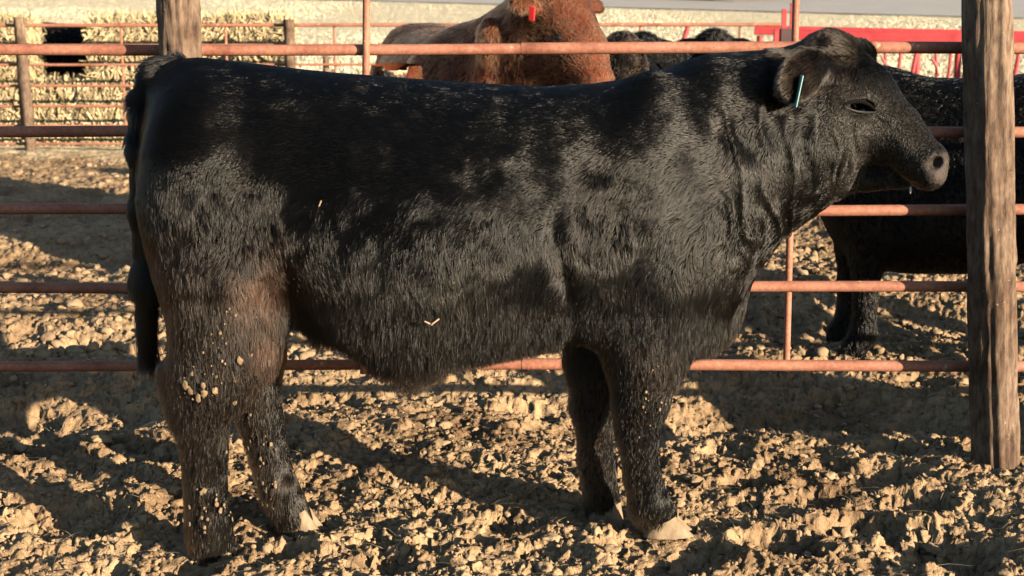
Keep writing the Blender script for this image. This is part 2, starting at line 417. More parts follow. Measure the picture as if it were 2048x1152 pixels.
# road
def build_road():
    a = np.array([-5.6, 44.2]); d = np.array([17.8, -9.2]); d = d / np.linalg.norm(d); nrm = np.array([-d[1], d[0]])
    if nrm[1] < 0: nrm = -nrm
    def strip(name, o0, o1, s0, s1, dz, m, label, cat, step=4):
        ss = np.arange(s0, s1 + .01, step); V = []
        for s in ss:
            for off in (o0, (o0 + o1) / 2, o1):
                p = a + d * s + nrm * off; V.append((p[0], p[1], float(rise(np.array(p[1]))) + dz))
        F = [(i * 3 + j, (i + 1) * 3 + j, (i + 1) * 3 + j + 1, i * 3 + j + 1) for i in range(len(ss) - 1) for j in (0, 1)]
        q = mesh_np(name, V, F, m, smooth=False); tag(q, label, cat, kind='structure')
    strip('road', 0, 12, -80, 60, .022, M['asphalt'], 'grey asphalt road crossing behind the cattle pens', 'road')
    strip('road_edge_line', .45, .6, -80, 60, .027, M['paint'], 'white painted line along the near edge of the road', 'road marking')
    strip('road_center_line', 5.9, 6.05, -80, 60, .027, M['paint'], 'white painted line down the middle of the road', 'road marking')
build_road()

# ------------------------------------------------------------------ pipe fences
RAILS = [98, 262, 420, 575, 731]
def post_mesh(name, parent, p0, p1, r0, r1, m, seed, rough=.010, n=40, k=90):
    """a round wooden post with checks, flaking bark and a leaning axis"""
    p0 = np.array(p0); p1 = np.array(p1); L = np.linalg.norm(p1 - p0)
    th = np.linspace(0, 2 * np.pi, n, endpoint=False); t = np.linspace(0, 1, k)
    T, A = np.meshgrid(t, th, indexing='ij'); r = r0 + (r1 - r0) * T
    ca, sa = np.cos(A), np.sin(A)
    g = vnoise(ca * 2.2, sa * 2.2, T * L * 1.3, seed) * rough * .6 + vnoise(ca * 7, sa * 7, T * L * 3, seed + 1) * rough * .45
    crack = -np.maximum(0, .10 - np.abs(vnoise(ca * 4.5, sa * 4.5, T * L * .9, seed + 2))) * rough * 3.5
    flake = np.clip(6 * vnoise(ca * 3, sa * 3, T * L * 5, seed + 3), 0, 1) * rough * .3 + vnoise(ca * 14, sa * 14, T * L * 16, seed + 4) * rough * .16
    r = r + g + crack + flake
    V = p0 + T[..., None] * (p1 - p0) + np.stack([ca * r, sa * r, 0 * r], -1)
    I = np.arange(n * k).reshape(k, n); J = np.roll(I, -1, 1)
    F = np.stack([I[:-1], J[:-1], J[1:], I[1:]], -1).reshape(-1, 4)
    V = V.reshape(-1, 3); V = np.concatenate([V, [p0], [p1 + np.array([0, 0, .004])]]); a, b = n * k, n * k + 1
    cap = [(I[0, (i + 1) % n], I[0, i], a, a) for i in range(n)] + [(I[-1, i], I[-1, (i + 1) % n], b, b) for i in range(n)]
    me = bpy.data.meshes.new(name); me.from_pydata(V.tolist(), [], F.tolist() + [c[:3] for c in cap]); me.update()
    me.polygons.foreach_set('use_smooth', np.ones(len(me.polygons), bool)); me.materials.append(m)
    return link(bpy.data.objects.new(name, me), parent)
def near_fence():
    Yr = 4.69
    root = empty('pipe_fence', (0, Yr, 0))
    tag(root, 'rusty five rail pipe fence on two thick wooden posts directly behind the black bull', 'fence')
    off = -np.array([0, Yr, 0])
    for i, py in enumerate(RAILS):
        z = P(1024, py, Yr)[2]; xs = P(1062, py, Yr)[0]
        sag = lambda x: .004 * math.sin(x * 1.7 + i * 2)
        xsA = np.linspace(-4.6, xs, 30); xsB = np.linspace(xs - .03 if i in (0, 4) else xs, 5.0, 30)
        if i in (0, 4):
            MB().tube([(x, 0, z + sag(x)) for x in xsA], .0172, 16).build('rail', M['rust'], root)
            b = MB().tube([(x, 0, z + sag(x) + .001) for x in xsB], .0186, 16)
            b.tube([(xs - .012, 0, z + sag(xs)), (xs - .006, 0, z + sag(xs))], .0192, 16); b.build('rail', M['rust'], root)
        else:
            MB().tube([(x, 0, z + sag(x)) for x in np.concatenate([xsA, xsB[1:]])], .0178, 16).build('rail', M['rust'], root)
    zb = P(1024, 731, Yr)[2] - .02
    for (pxt, pxb, dy) in ((733, 727, -.026), (1592, 1573, .012)):
        a = P(pxt, 0, Yr + dy) + off; b = P(pxb, 720, Yr + dy) + off
        d = (a - b) / (a[2] - b[2]); top = a + d * .45; b = b + d * (zb - b[2])
        MB().tube([tuple(b), tuple(top)], .0115, 12).build('stay', M['rust'], root)
    for k, (pt, pb, yt, yb, r0, r1, sd) in enumerate((((1974, 0), (1991, 940), 4.595, 4.56, .071, .068, 15), ((357, 0), (362, 112), 4.615, 4.612, .062, .061, 9))):
        a = P(*pt, yt) + off; b = P(*pb, yb) + off; d = (a - b) / (a[2] - b[2])
        top = a + d * .5; bot = b + d * (-.25 - b[2])
        post_mesh('wooden_post', root, bot, top, r0, r1, M['wood'], sd, .014, 72, 220)
near_fence()
def far_fence():
    Yr = 13.8; root = empty('pipe_fence', (0, Yr, 0)); off = -np.array([0, Yr, 0])
    tag(root, 'thin rusty pipe fence in front of the straw bales beyond the red cow', 'fence')
    x0 = P(-260, 52, Yr)[0]; x1 = P(1560, 50, Yr)[0]
    for py in (51, 91, 130, 172, 213, 252, 288):
        z = P(1024, py, Yr)[2]
        MB().tube([(x0, 0, z), ((x0 + x1) / 2, 0, z + .004), (x1, 0, z + .008)], .017 if py == 51 else .0125, 10).build('rail', M['rust'], root)
    for px in (240, 450, 668, 874, 1080, 1281, 1481, -170):
        a = P(px, 53, Yr)[0]; MB().tube([(a, .02, .12), (a, .02, P(px, 53, Yr)[2])], .012, 8).build('stay', M['rust'], root)
    for px, pyt, dx in ((37, 35, 8), (577, 39, 2), (1130, 40, 0)):
        a = P(px, pyt, Yr - .07) + off; b = np.array([a[0] + dx * .005, a[1], -.2])
        post_mesh('post', root, b, a, .050, .048, M['wood'], px, .006, 20, 30)
    a = P(29, 60, Yr)[0]; MB().tube([(a, .03, .1), (a, .03, P(29, 60, Yr)[2])], .012, 8).build('stay', M['rust'], root)
far_fence()
def stub():
    a = P(651, 112, 15.0); o = post_mesh('fence_post', None, (a[0], a[1], -.2), a, .032, .03, M['wood'], 61, .005, 16, 20)
    tag(o, 'short grey wooden post standing alone behind the far pipe fence', 'post')
stub()

# ------------------------------------------------------------------ straw bales
def bale(x0, x1, z0, z1, seed, label, y0=14.32, depth=.48):
    g = np.random.default_rng(seed); cx, cz = (x0 + x1) / 2, (z0 + z1) / 2; hx, hz, hy = (x1 - x0) / 2 - .012, (z1 - z0) / 2 - .006, depth / 2
    nx, nz, ny = 36, 18, 16
    def grid(a, b): return [q.ravel() for q in np.meshgrid(np.linspace(-1, 1, a), np.linspace(-1, 1, b), indexing='ij')]
    VV = []; FF = []; off = 0
    for ax, sgn, na, nb in ((1, -1, nx, nz), (1, 1, nx, nz), (0, -1, ny, nz), (0, 1, ny, nz), (2, 1, nx, ny), (2, -1, nx, ny)):
        a, b = grid(na, nb); c = np.full_like(a, sgn)
        p = {1: (a, c, b), 0: (c, a, b), 2: (a, b, c)}[ax]
        p = np.stack(p, 1) * np.array([hx, hy, hz])
        e = np.minimum.reduce(np.sort(np.abs(p) / np.array([hx, hy, hz]), 1)[:, 1:2])
        rr = np.sort(np.abs(p / np.array([hx, hy, hz])), 1)[:, 1]
        p = p * (1 - .05 * np.clip(rr - .75, 0, 1)[:, None])
        dn = .03 * vnoise(p[:, 0] * 11 + seed * 7, p[:, 1] * 11, p[:, 2] * 3.5, 4) + .02 * vnoise(p[:, 0] * 30 + seed, p[:, 1] * 30, p[:, 2] * 9, 5)
        p = p + np.sign(p) * dn[:, None] * .6
        VV.append(p); I = np.arange(na * nb).reshape(na, nb) + off
        f = np.stack([I[:-1, :-1], I[1:, :-1], I[1:, 1:], I[:-1, 1:]], -1).reshape(-1, 4); FF.append(f); off += na * nb
    V = np.concatenate(VV)
    T = tones(len(V), (.40, .30, .16), (.50, .39, .22), seed)
    # straw stalks and flakes on the faces
    n = 3400; u = g.random(n) * 2 - 1; v = g.random(n) * 2 - 1; face = g.random(n)
    pos = np.where((face < .62)[:, None], np.stack([u * hx, -hy - .012 + 0 * u, v * hz], 1), np.stack([u * hx, v * hy, hz + .008 + 0 * u], 1))
    sidef = face > .9; pos[sidef] = np.stack([np.sign(u[sidef]) * hx, (g.random(sidef.sum()) * 2 - 1) * hy, v[sidef] * hz], 1)
    d = g.normal(size=(n, 3)) * np.array([.55, .28, 1.0]); d /= np.linalg.norm(d, axis=1)[:, None]
    sd = np.cross(d, g.normal(size=(n, 3)) * np.array([.5, 1, .5])); sd /= np.linalg.norm(sd, axis=1)[:, None]
    L = (.03 + .09 * g.random(n) ** 1.5)[:, None]; W = (.0025 + .007 * g.random(n) ** 2)[:, None]
    jit = g.normal(size=(n, 3)) * np.array([.006, .012, .006]); pos = pos + jit
    S = np.stack([pos - d * L - sd * W, pos - d * L + sd * W, pos + d * L + sd * W, pos + d * L - sd * W], 1).reshape(-1, 3)
    S2 = tones(n, (.45, .345, .185), (.70, .575, .36), seed + 1)
    i = np.arange(n)[:, None] * 4 + len(V)
    V = np.concatenate([V, S]); F = np.concatenate(FF + [i + np.array([[0, 1, 2, 3]])]); T = np.concatenate([T, np.repeat(S2, 4, 0)])
    o = mesh_np('straw_bale', V + 0, F, M['straw'], smooth=False); color_attr(o.data, 'tone', T)
    o.location = (cx, y0 + hy, cz)
    tag(o, label, 'straw bale', 'straw bales stacked behind the far fence'); return o
Yb = 14.32
def bx(px): return P(px, 170, Yb)[0]
zm = P(0, 170, Yb)[2]; zt = P(0, 44, Yb)[2]
bale(bx(-390), bx(-146), 0, zm, 21, 'straw bale at the lower left end of the stack, half out of the picture')
bale(bx(-142), bx(110), 0, zm, 22, 'lower straw bale behind the far fence post, left of the dark seam')
bale(bx(113), bx(361), 0, zm, 23, 'lower straw bale under the dark gap with the black cow')
bale(bx(365), bx(590), 0, zm, 24, 'lower straw bale hidden mostly behind the rump of the black bull')
bale(bx(-165), bx(62), zm + .004, zt, 25, 'upper straw bale left of the dark gap, behind the far fence post')
bale(bx(178), bx(424), zm + .004, zt, 26, 'upper straw bale right of the dark gap with the black cow')
bale(bx(428), bx(578), zm + .004, zt + .01, 27, 'upper straw bale at the right end, between thick post and thin far post')

# ------------------------------------------------------------------ bodies: smooth fields of flesh and bone -> one skin
class Flesh:
    def __init__(s, lo, hi, h):
        s.lo = np.array(lo, float); s.h = h
        s.n = np.ceil((np.array(hi) - s.lo) / h).astype(int) + 1
        s.F = np.full(s.n, .3, np.float32)
        s.ax = [s.lo[i] + h * np.arange(s.n[i]) for i in range(3)]
    def sub(s, lo, hi):
        a = np.clip(np.floor((np.array(lo) - s.lo) / s.h).astype(int), 0, s.n); b = np.clip(np.ceil((np.array(hi) - s.lo) / s.h).astype(int) + 1, 0, s.n)
        sl = tuple(slice(a[i], b[i]) for i in range(3))
        g = [s.ax[i][sl[i]].astype(np.float32) for i in range(3)]
        return sl, g[0][:, None, None], g[1][None, :, None], g[2][None, None, :]
    def put(s, sl, d, k, cut=False):
        A = s.F[sl]
        if A.size == 0: return
        if cut:
            h = np.maximum(k - np.abs(A + d), 0) / k; s.F[sl] = np.maximum(A, -d) + h * h * k * .25
        else:
            h = np.maximum(k - np.abs(A - d), 0) / k; s.F[sl] = np.minimum(A, d) - h * h * k * .25
    def limb(s, a, ra, b, rb, k=.05, sy=1.0, cut=False):
        """tapered capsule; sy < 1 makes it narrower across the body"""
        a = np.array(a, float); b = np.array(b, float); m = max(ra, rb) + k + .02
        sl, x, y, z = s.sub(np.minimum(a, b) - m, np.maximum(a, b) + m)
        ab = b - a; L2 = float((ab * ab).sum())
        px, py, pz = x - a[0], y - a[1], z - a[2]
        t = np.clip((px * ab[0] + py * ab[1] + pz * ab[2]) / L2, 0, 1)
        d = np.sqrt((px - ab[0] * t) ** 2 + ((py - ab[1] * t) / sy) ** 2 + (pz - ab[2] * t) ** 2) - (ra + (rb - ra) * t)
        s.put(sl, (d * min(1, sy ** .5)).astype(np.float32), k, cut)
    def blob(s, c, r, k=.05, rot=None, cut=False):
        """ellipsoid with radii r along the columns of rot"""
        c = np.array(c, float); r = np.array(r, float); m = r.max() + k + .02
        sl, x, y, z = s.sub(c - m, c + m); x = x - c[0]; y = y - c[1]; z = z - c[2]
        if rot is None: u, v, w_ = x, y, z
        else:
            Q = np.array(rot); u = x * Q[0, 0] + y * Q[1, 0] + z * Q[2, 0]; v = x * Q[0, 1] + y * Q[1, 1] + z * Q[2, 1]; w_ = x * Q[0, 2] + y * Q[1, 2] + z * Q[2, 2]
        k0 = np.sqrt((u / r[0]) ** 2 + (v / r[1]) ** 2 + (w_ / r[2]) ** 2)
        k1 = np.sqrt((u / r[0] ** 2) ** 2 + (v / r[1] ** 2) ** 2 + (w_ / r[2] ** 2) ** 2) + 1e-6
        s.put(sl, (k0 * (k0 - 1) / k1).astype(np.float32), k, cut)
    def barrel(s, xs, top, bot, wid, yc, k=.05, p=2.4, egg=.12, sm=2.0):
        """trunk given by its top line, belly line and half width along x"""
        X = s.ax[0]; cols = []
        for v in (top, bot, wid, yc):
            q = np.interp(X, xs, v); kk = max(1, int(.03 * sm / s.h)); ker = np.hanning(2 * kk + 3)[1:-1]; ker /= ker.sum()
            cols.append(np.convolve(np.pad(q, (kk, kk), mode='edge'), ker, 'valid').astype(np.float32))
        T, B, W, C = [c[:, None, None] for c in cols]
        y = s.ax[1][None, :, None].astype(np.float32); z = s.ax[2][None, None, :].astype(np.float32)
        zc = (T + B) / 2; hz = np.maximum((T - B) / 2, .01); zz = (z - zc) / hz
        yy = np.abs(y - C) / (W * (1 - egg * np.clip(zz, -1, 1)))
        r = (yy ** p + np.abs(zz) ** p) ** (1 / p)
        d = (r - 1) * np.minimum(W, hz)
        ex = np.maximum(np.maximum(xs[0] - X, X - xs[-1]), 0)[:, None, None].astype(np.float32)
        d = np.where(ex > 0, np.sqrt(np.maximum(d, 0) ** 2 + ex ** 2), d)
        s.put((slice(None),) * 3, d.astype(np.float32), k)
    def skin(s):
        F = s.F; S = F < 0; nx, ny, nz = F.shape
        c = np.zeros((nx - 1, ny - 1, nz - 1), np.uint8)
        offs = [(i, j, k) for i in (0, 1) for j in (0, 1) for k in (0, 1)]
        for i, j, k in offs: c += S[i:nx - 1 + i, j:ny - 1 + j, k:nz - 1 + k]
        act = np.argwhere((c > 0) & (c < 8)); idx = np.full(c.shape, -1, np.int32); idx[tuple(act.T)] = np.arange(len(act))
        val = np.stack([F[act[:, 0] + i, act[:, 1] + j, act[:, 2] + k] for i, j, k in offs], 1)
        acc = np.zeros((len(act), 3)); cnt = np.zeros(len(act)); O = np.array(offs, float)
        for a in range(8):
            for b in range(a + 1, 8):
                if np.abs(O[a] - O[b]).sum() != 1: continue
                m = (val[:, a] < 0) != (val[:, b] < 0)
                t = val[m, a] / (val[m, a] - val[m, b]); acc[m] += O[a] + (O[b] - O[a]) * t[:, None]; cnt[m] += 1
        V = s.lo + (act + acc / cnt[:, None]) * s.h
        Q = []
        for ax in range(3):
            sa = [slice(None)] * 3; sb = [slice(None)] * 3; sa[ax] = slice(0, -1); sb[ax] = slice(1, None)
            A = S[tuple(sa)]; B = S[tuple(sb)]; e = np.argwhere(A != B)
            o1, o2 = [(1, 2), (2, 0), (0, 1)][ax]
            ok = (e[:, o1] > 0) & (e[:, o2] > 0) & (e[:, o1] < s.n[o1] - 1) & (e[:, o2] < s.n[o2] - 1); e = e[ok]
            ins = A[tuple(e.T)]
            d1 = np.zeros(3, int); d1[o1] = 1; d2 = np.zeros(3, int); d2[o2] = 1
            q = np.stack([idx[tuple((e - d1 - d2).T)], idx[tuple((e - d2).T)], idx[tuple(e.T)], idx[tuple((e - d1).T)]], 1)
            q = np.where(ins[:, None], q, q[:, ::-1]); Q.append(q)
        return V, np.concatenate(Q)
def vnormals(V, Q):
    n = np.cross(V[Q[:, 2]] - V[Q[:, 0]], V[Q[:, 3]] - V[Q[:, 1]]); vn = np.zeros_like(V)
    for i in range(4): np.add.at(vn, Q[:, i], n)
    return vn / (np.linalg.norm(vn, axis=1)[:, None] + 1e-12)
def relax(V, Q, it):
    for _ in range(it):
        a = np.zeros_like(V); c = np.zeros(len(V))
        for i in range(4):
            j = (i + 1) % 4
            np.add.at(a, Q[:, i], V[Q[:, j]]); np.add.at(c, Q[:, i], 1); np.add.at(a, Q[:, j], V[Q[:, i]]); np.add.at(c, Q[:, j], 1)
        V = V * .5 + .5 * a / c[:, None]
    return V
def unit(v): return v / (np.linalg.norm(v, axis=-1, keepdims=True) + 1e-9)
def grow_fur(name, parent, V, Q, n, seed, lenf, dirf, tintf, mat, densf=None, rad=.0005, lift=.45, cell=.03, clump=.55, wave=.35, K=5, view=None, sleek=None, hang=None):
    """a coat of separate hairs rooted on a skin; the functions take root points and normals"""
    g = np.random.default_rng(seed); vn = vnormals(V, Q)
    ar = np.linalg.norm(np.cross(V[Q[:, 2]] - V[Q[:, 0]], V[Q[:, 3]] - V[Q[:, 1]]), axis=1)
    ctr = V[Q].mean(1); cn = unit(vn[Q].mean(1)); wgt = ar.copy()
    if densf is not None: wgt *= densf(ctr, cn)
    if view is not None:
        f = (unit(np.array(view) - ctr) * cn).sum(1); wgt *= np.where(f > -.25, 1.0, .22)
    q = Q[g.choice(len(Q), n, p=wgt / wgt.sum())]
    a, b = g.random((n, 1)), g.random((n, 1))
    bl = lambda A: (A[q[:, 0]] * (1 - a) + A[q[:, 1]] * a) * (1 - b) + (A[q[:, 3]] * (1 - a) + A[q[:, 2]] * a) * b
    root = bl(V); nn = unit(bl(vn)); L = lenf(root, nn) * (.7 + .5 * g.random(n))
    f = dirf(root, nn); raw = unit(f)
    s1 = vnoise(root[:, 0] * 9, root[:, 1] * 9, root[:, 2] * 9, seed) ; s2 = vnoise(root[:, 0] * 28, root[:, 1] * 28, root[:, 2] * 28, seed + 1)
    s3 = vnoise(root[:, 0] * 60, root[:, 1] * 60, root[:, 2] * 60, seed + 2)
    f = unit(f - nn * (f * nn).sum(1, keepdims=True)); sidev = np.cross(nn, f)
    ang = (wave(root) if callable(wave) else wave) * (s1 * .55 + s2 * 1.3 + s3 * .8) + g.normal(size=n) * .115
    f = f * np.cos(ang)[:, None] + sidev * np.sin(ang)[:, None]
    li = (lift if not callable(lift) else lift(root, nn)) * (.85 + .15 * s2 + .3 * g.random(n))
    d0 = unit(f * np.cos(li)[:, None] + nn * np.sin(li)[:, None])
    if hang is not None:                       # long hair falls straight down instead of following the skin
        hw = hang(root, nn)[:, None]; hv = unit(raw + .13 * nn * np.array([1, 1, .4]) + .10 * g.normal(size=(n, 3)) + .16 * s2[:, None] * sidev)
        d0 = unit(d0 * (1 - hw) + hv * hw); f = unit(f * (1 - hw) + hv * hw)
    t = np.linspace(0, 1, K)
    pts = root[:, None] + nn[:, None] * .0004 + L[:, None, None] * (t[None, :, None] * d0[:, None] + (t ** 2)[None, :, None] * .42 * (f - d0)[:, None])
    # tufts: neighbouring tips lean together
    if callable(clump) or clump > 0:
        c = np.full(n, cell) if np.isscalar(cell) else cell(root)
        pick = np.where(g.random(n) < (np.median(c) / c) ** 2 * 1.6 * (np.median(ar.sum()) / n / np.median(c) ** 2))[0]
        kd = KDTree(len(pick))
        for j, i in enumerate(pick): kd.insert(root[i], j)
        kd.balance(); fnd = kd.find
        jr = root + .25 * c[:, None] * g.normal(size=(n, 3))
        inv = np.fromiter((fnd(q_)[1] for q_ in jr.tolist()), np.int64, n)
        _, inv, cnt = np.unique(inv, return_inverse=True, return_counts=True)
        cen = np.zeros((len(cnt), K, 3))
        for k in range(K):
            for ax in range(3): cen[:, k, ax] = np.bincount(inv, pts[:, k, ax], len(cnt)) / cnt
        wk = np.reshape(clump(root) if callable(clump) else np.full(n, clump), (-1, 1, 1)) * (t ** 1.3)[None, :, None] * np.clip(.55 + .9 * g.random((len(cnt), 1, 1)), 0, 1.15)[inv]
        pts = pts * (1 - wk) + cen[inv] * wk
        tn = (.6 + .8 * g.random(len(cnt)))[inv]
    else: tn = np.ones(n)
    cu = bpy.data.hair_curves.new(name); cu.add_curves([K] * n)
    cu.attributes['position'].data.foreach_set('vector', pts.astype(np.float32).ravel())
    ra = cu.attributes.get('radius') or cu.attributes.new('radius', 'FLOAT', 'POINT')
    rr = (rad * (.7 + .6 * g.random((n, 1)))) * (1 - .78 * t[None, :] ** 1.5)
    ra.data.foreach_set('value', rr.astype(np.float32).ravel())
    ti = cu.attributes.new('tint', 'FLOAT_COLOR', 'CURVE'); col = np.ones((n, 4), np.float32)
    col[:, :3] = tintf(root, nn) * (tn * (.75 + .5 * g.random(n)))[:, None]; ti.data.foreach_set('color', col.ravel())
    if sleek is not None: cu.attributes.new('sleek', 'FLOAT', 'CURVE').data.foreach_set('value', sleek(root).astype(np.float32))
    cu.materials.append(mat)
    return link(bpy.data.objects.new(name, cu), parent)
def sphere_obj(name, c, r, m, parent, scale=(1, 1, 1)):
    v, f = ico(3); return mesh_np(name, v * r * np.array(scale) + np.array(c), f, m, parent)
def rotz(p, a):
    c, s = math.cos(a), math.sin(a); p = np.asarray(p, float); return np.stack([p[..., 0] * c - p[..., 1] * s, p[..., 0] * s + p[..., 1] * c, p[..., 2]], -1)

# ------------------------------------------------------------------ the other cattle
def make_cow(name, loc, yaw, sc, poll, muz, col, furcol, furmat, nfur, label, cat='cow', seed=1, group=None, flen=.02, facecol=None, h=.016, rad=.0011, earcol=None, hs=1.0, dewlap=None, belly=0.0, lobes=()):
    """a standing cow; local x is forwards. poll and muz: the top of the head and the nose, in the place's own metres"""
    root = empty(name, loc, yaw); tag(root, label, cat, group)
    inv = lambda p: rotz(np.array(p) - np.array(loc), -yaw) / sc
    hp, hm = inv(poll), inv(muz)
    F = Flesh((-1.0, -.6, -.02), (1.75, .6, 1.6), h)
    xs = np.array([-.80, -.72, -.55, -.3, 0, .3, .5, .62, .70])
    F.barrel(xs, np.array([1.02, 1.18, 1.25, 1.23, 1.20, 1.21, 1.23, 1.18, 1.05]), np.array([.86, .72, .66, .55, .50, .50, .52, .60, .80]) - belly * np.array([0, .1, .3, .9, 1, 1, .9, .6, .2]),
             np.array([.10, .20, .26, .33, .36, .33, .27, .21, .12]), np.zeros(9), .08)
    F.blob((-.58, .13, .88), (.24, .15, .34), .08); F.blob((-.58, -.13, .88), (.24, .15, .34), .08)
    F.blob((.48, .14, .85), (.20, .13, .30), .08); F.blob((.48, -.14, .85), (.20, .13, .30), .08)
    for s in (1, -1):
        F.limb((-.55, .15 * s, .75), .14, (-.52, .16 * s, .60), .10, .06); F.limb((-.52, .16 * s, .6), .095, (-.68, .16 * s, .42), .06, .04)
        F.limb((-.68, .16 * s, .42), .058, (-.63, .16 * s, .10), .046, .03); F.limb((-.63, .16 * s, .1), .05, (-.59, .16 * s, .02), .055, .03)
        F.limb((.46, .15 * s, .70), .12, (.48, .15 * s, .42), .068, .06); F.limb((.48, .15 * s, .42), .064, (.48, .15 * s, .10), .045, .03)
        F.limb((.48, .15 * s, .10), .05, (.52, .15 * s, .02), .055, .03)
    d = unit(hm - hp); L = np.linalg.norm(hm - hp); z_ = hs
    if dewlap is not None: F.limb((.55, 0, .80), .22, inv(dewlap), .19, .10); F.limb(inv(dewlap), .17, hp + d * .16 - np.array([0, 0, .16]), .14, .10)
    up = unit(np.array([0, 0, 1.0]) - d * d[2]); lat = np.cross(up, d)
    back = hp - up * .10 + d * .06
    F.limb((.45, 0, 1.0), .23, tuple(back), .13, .12); F.limb((.52, 0, .82), .2, tuple(back - up * .05), .10 * z_ ** 2, .12)
    rot = np.stack([d, lat, up], 1)
    F.blob(hp + d * .10 - up * .075, (.15, .105 * z_, .095), .05, rot)
    F.limb(hp + d * .12 - up * .09, .098 * z_, hp + d * (L - .07) - up * .09, .066 * z_, .05)
    F.limb(hp + d * .10 - up * .16, .08 * z_, hp + d * (L - .11) - up * .135, .045 * z_, .05)
    F.blob(hp + d * (L - .05) - up * .09, (.06, .080 * z_, .066 * z_), .03, rot)
    F.blob(hp + d * .02 - up * .005, (.05, .07, .04), .04, rot)
    for s in (1, -1):
        F.blob(hp + d * .17 + lat * s * .085 - up * .035, (.05, .03, .03), .03, rot)
        ec = hp + d * .05 + lat * s * .19 - up * .05; er = np.stack([unit(lat * s - up * .25), unit(d), unit(np.cross(unit(lat * s - up * .25), d))], 1)
        F.blob(ec, (.105, .058, .02), .025, er)
        F.blob(hp + d * (L - .012) + lat * s * .032 - up * .07, (.014, .012, .012), .012, rot, cut=True)
    for c_, r_, k_ in lobes: F.blob(inv(c_), r_, k_)
    F.limb((-.79, 0, 1.10), .035, (-.85, 0, .75), .028, .03); F.limb((-.85, 0, .75), .03, (-.84, 0, .42), .03, .03)
    V, Q = F.skin(); V = relax(V, Q, 2)
    colA = np.tile(np.array(col, float), (len(V), 1))
    if facecol is not None:
        hd = (V - hp) @ d; m = (hd > L * .45) & (np.linalg.norm(V - (hp + d * L * .7), axis=1) < L * .6); colA[m] = facecol
    body = mesh_np('body', V * sc, Q, M['hide'], root); color_attr(body.data, 'tone', colA)
    eyes = []
    for s in (1, -1):
        c = hp + d * .19 * z_ + lat * s * .094 * z_ - up * .055
        eyes.append(sphere_obj('eye', (c + lat * s * .002) * sc, .022 * sc, M['eye'], root))
    V = V * sc; hpS, hmS, LS = hp * sc, hm * sc, L * sc
    def lenf(p, n):
        hd = np.linalg.norm(p - (hpS + d * LS * .65), axis=1); l = flen * (.8 + .7 * np.clip(1 - p[:, 2] / .9, 0, 1))
        l = np.where(hd < LS * .5, .018, l); l = np.where(np.linalg.norm(p - hpS, axis=1) < .13 * sc, flen * 1.4, l); return l
    def dirf(p, n):
        v = np.zeros_like(p); v[:, 0] = -.55; v[:, 2] = -.75; low = p[:, 2] < .55 * sc; v[low] = (0, 0, -1)
        hd = np.linalg.norm(p - (hpS + d * LS * .6), axis=1) < LS * .6; v[hd] = -d * .6 + np.array([0, 0, -.4]); return v
    fc = np.array(furcol)
    def tintf(p, n):
        t = np.clip(.5 + .8 * fbm(p[:, 0] * 8, p[:, 1] * 8, p[:, 2] * 8, seed, 3), 0, 1)[:, None]; c = fc[0] * (1 - t) + fc[1] * t
        if facecol is not None:
            hd = (p - hpS) @ d; m = (hd > LS * .45) & (np.linalg.norm(p - (hpS + d * LS * .7), axis=1) < LS * .6); c[m] = np.array(facecol)
        if earcol is not None:
            m = np.abs((p - hpS) @ lat) > .12 * sc; c[m & (np.linalg.norm(p - hpS, axis=1) < .32 * sc)] = np.array(earcol)
        return c
    vl = rotz(np.array([0, 0, CAM_Z]) - np.array(loc), -yaw)
    grow_fur('coat', root, V, Q, nfur, seed, lenf, dirf, tintf, furmat, rad=rad, lift=.45, cell=.05, clump=.7, wave=.5, view=vl)
    return root, dict(hp=hpS, hm=hmS, d=d, lat=lat, up=up, L=LS, V=V)
BLK = (.005, .0048, .0048); BF = [(.0015, .0015, .0015), (.004, .0035, .003)]
RED = (.12, .036, .018); RF = [(.09, .024, .010), (.42, .125, .052)]
def far_z(x, y): return float(Hgt(np.array([x]), np.array([y]), False)[0])
# red cow, head turned to the right behind the bull
rc_root, rc = make_cow('red_cow', (-.34, 7.95, 0), R(-76), 1.04, (.225, 6.96, 1.505), (.445, 6.72, 1.095), RED, RF, M['redfur'], 90000,
    'shaggy red cow with a red ear tag, head raised behind the fence', 'cow', 31, flen=.042, hs=1.22, rad=.0015, dewlap=(.14, 7.12, 1.10), lobes=((P(978, 84, 7.0), (.055, .055, .115), .03), (P(975, 150, 7.05), (.07, .06, .12), .04)))
t_ = MB()
def near_side(info, root):                   # which side of the head faces the camera
    return 1 if (rotz(info['lat'], root.rotation_euler.z))[1] < 0 else -1
q_ = rotz(P(1064, 27, 6.72) - np.array(rc_root.location), -rc_root.rotation_euler.z)
t_.box(q_, (.026, .010, .062), Euler((.2, .15, .9)).to_matrix()); t_.build('ear_tag', M['redtag'], rc_root)
make_cow('red_calf', (-.57, 7.55, 0), R(-90), .72, (-.53, 6.93, 1.290), (-.505, 6.50, 1.222), RED, RF, M['redfur'], 25000,
    'red calf with a cream muzzle, low behind the top rail beside the red cow', 'calf', 33, flen=.025, facecol=(.62, .46, .33))
# black cow on the right, facing left beyond the fence
bc_root, _ = make_cow('black_cow', (1.90, 6.15, far_z(1.2, 6.1)), R(180), .93, (.92, 6.1, 1.10), (.55, 6.02, .80), BLK, BF, M['fur'], 90000,
    'black cow flecked with straw, standing sideways beyond the fence behind the right hand post', 'cow', 35, flen=.022, h=.014, belly=.15)
# a copy added out of view so that its shadow darkens the black cow
def shade_copy(src, loc, rz, label):
    c = src.copy(); SC.collection.objects.link(c); c.location = loc; c.rotation_euler = (0, 0, rz); c['label'] = label
    for ch in src.children:
        d_ = ch.copy(); SC.collection.objects.link(d_); d_.parent = c
    return c
shade_copy(bc_root, (2.85, 5.7, 0), R(-95), 'black cow added out of view to shade the cow behind the right hand post')
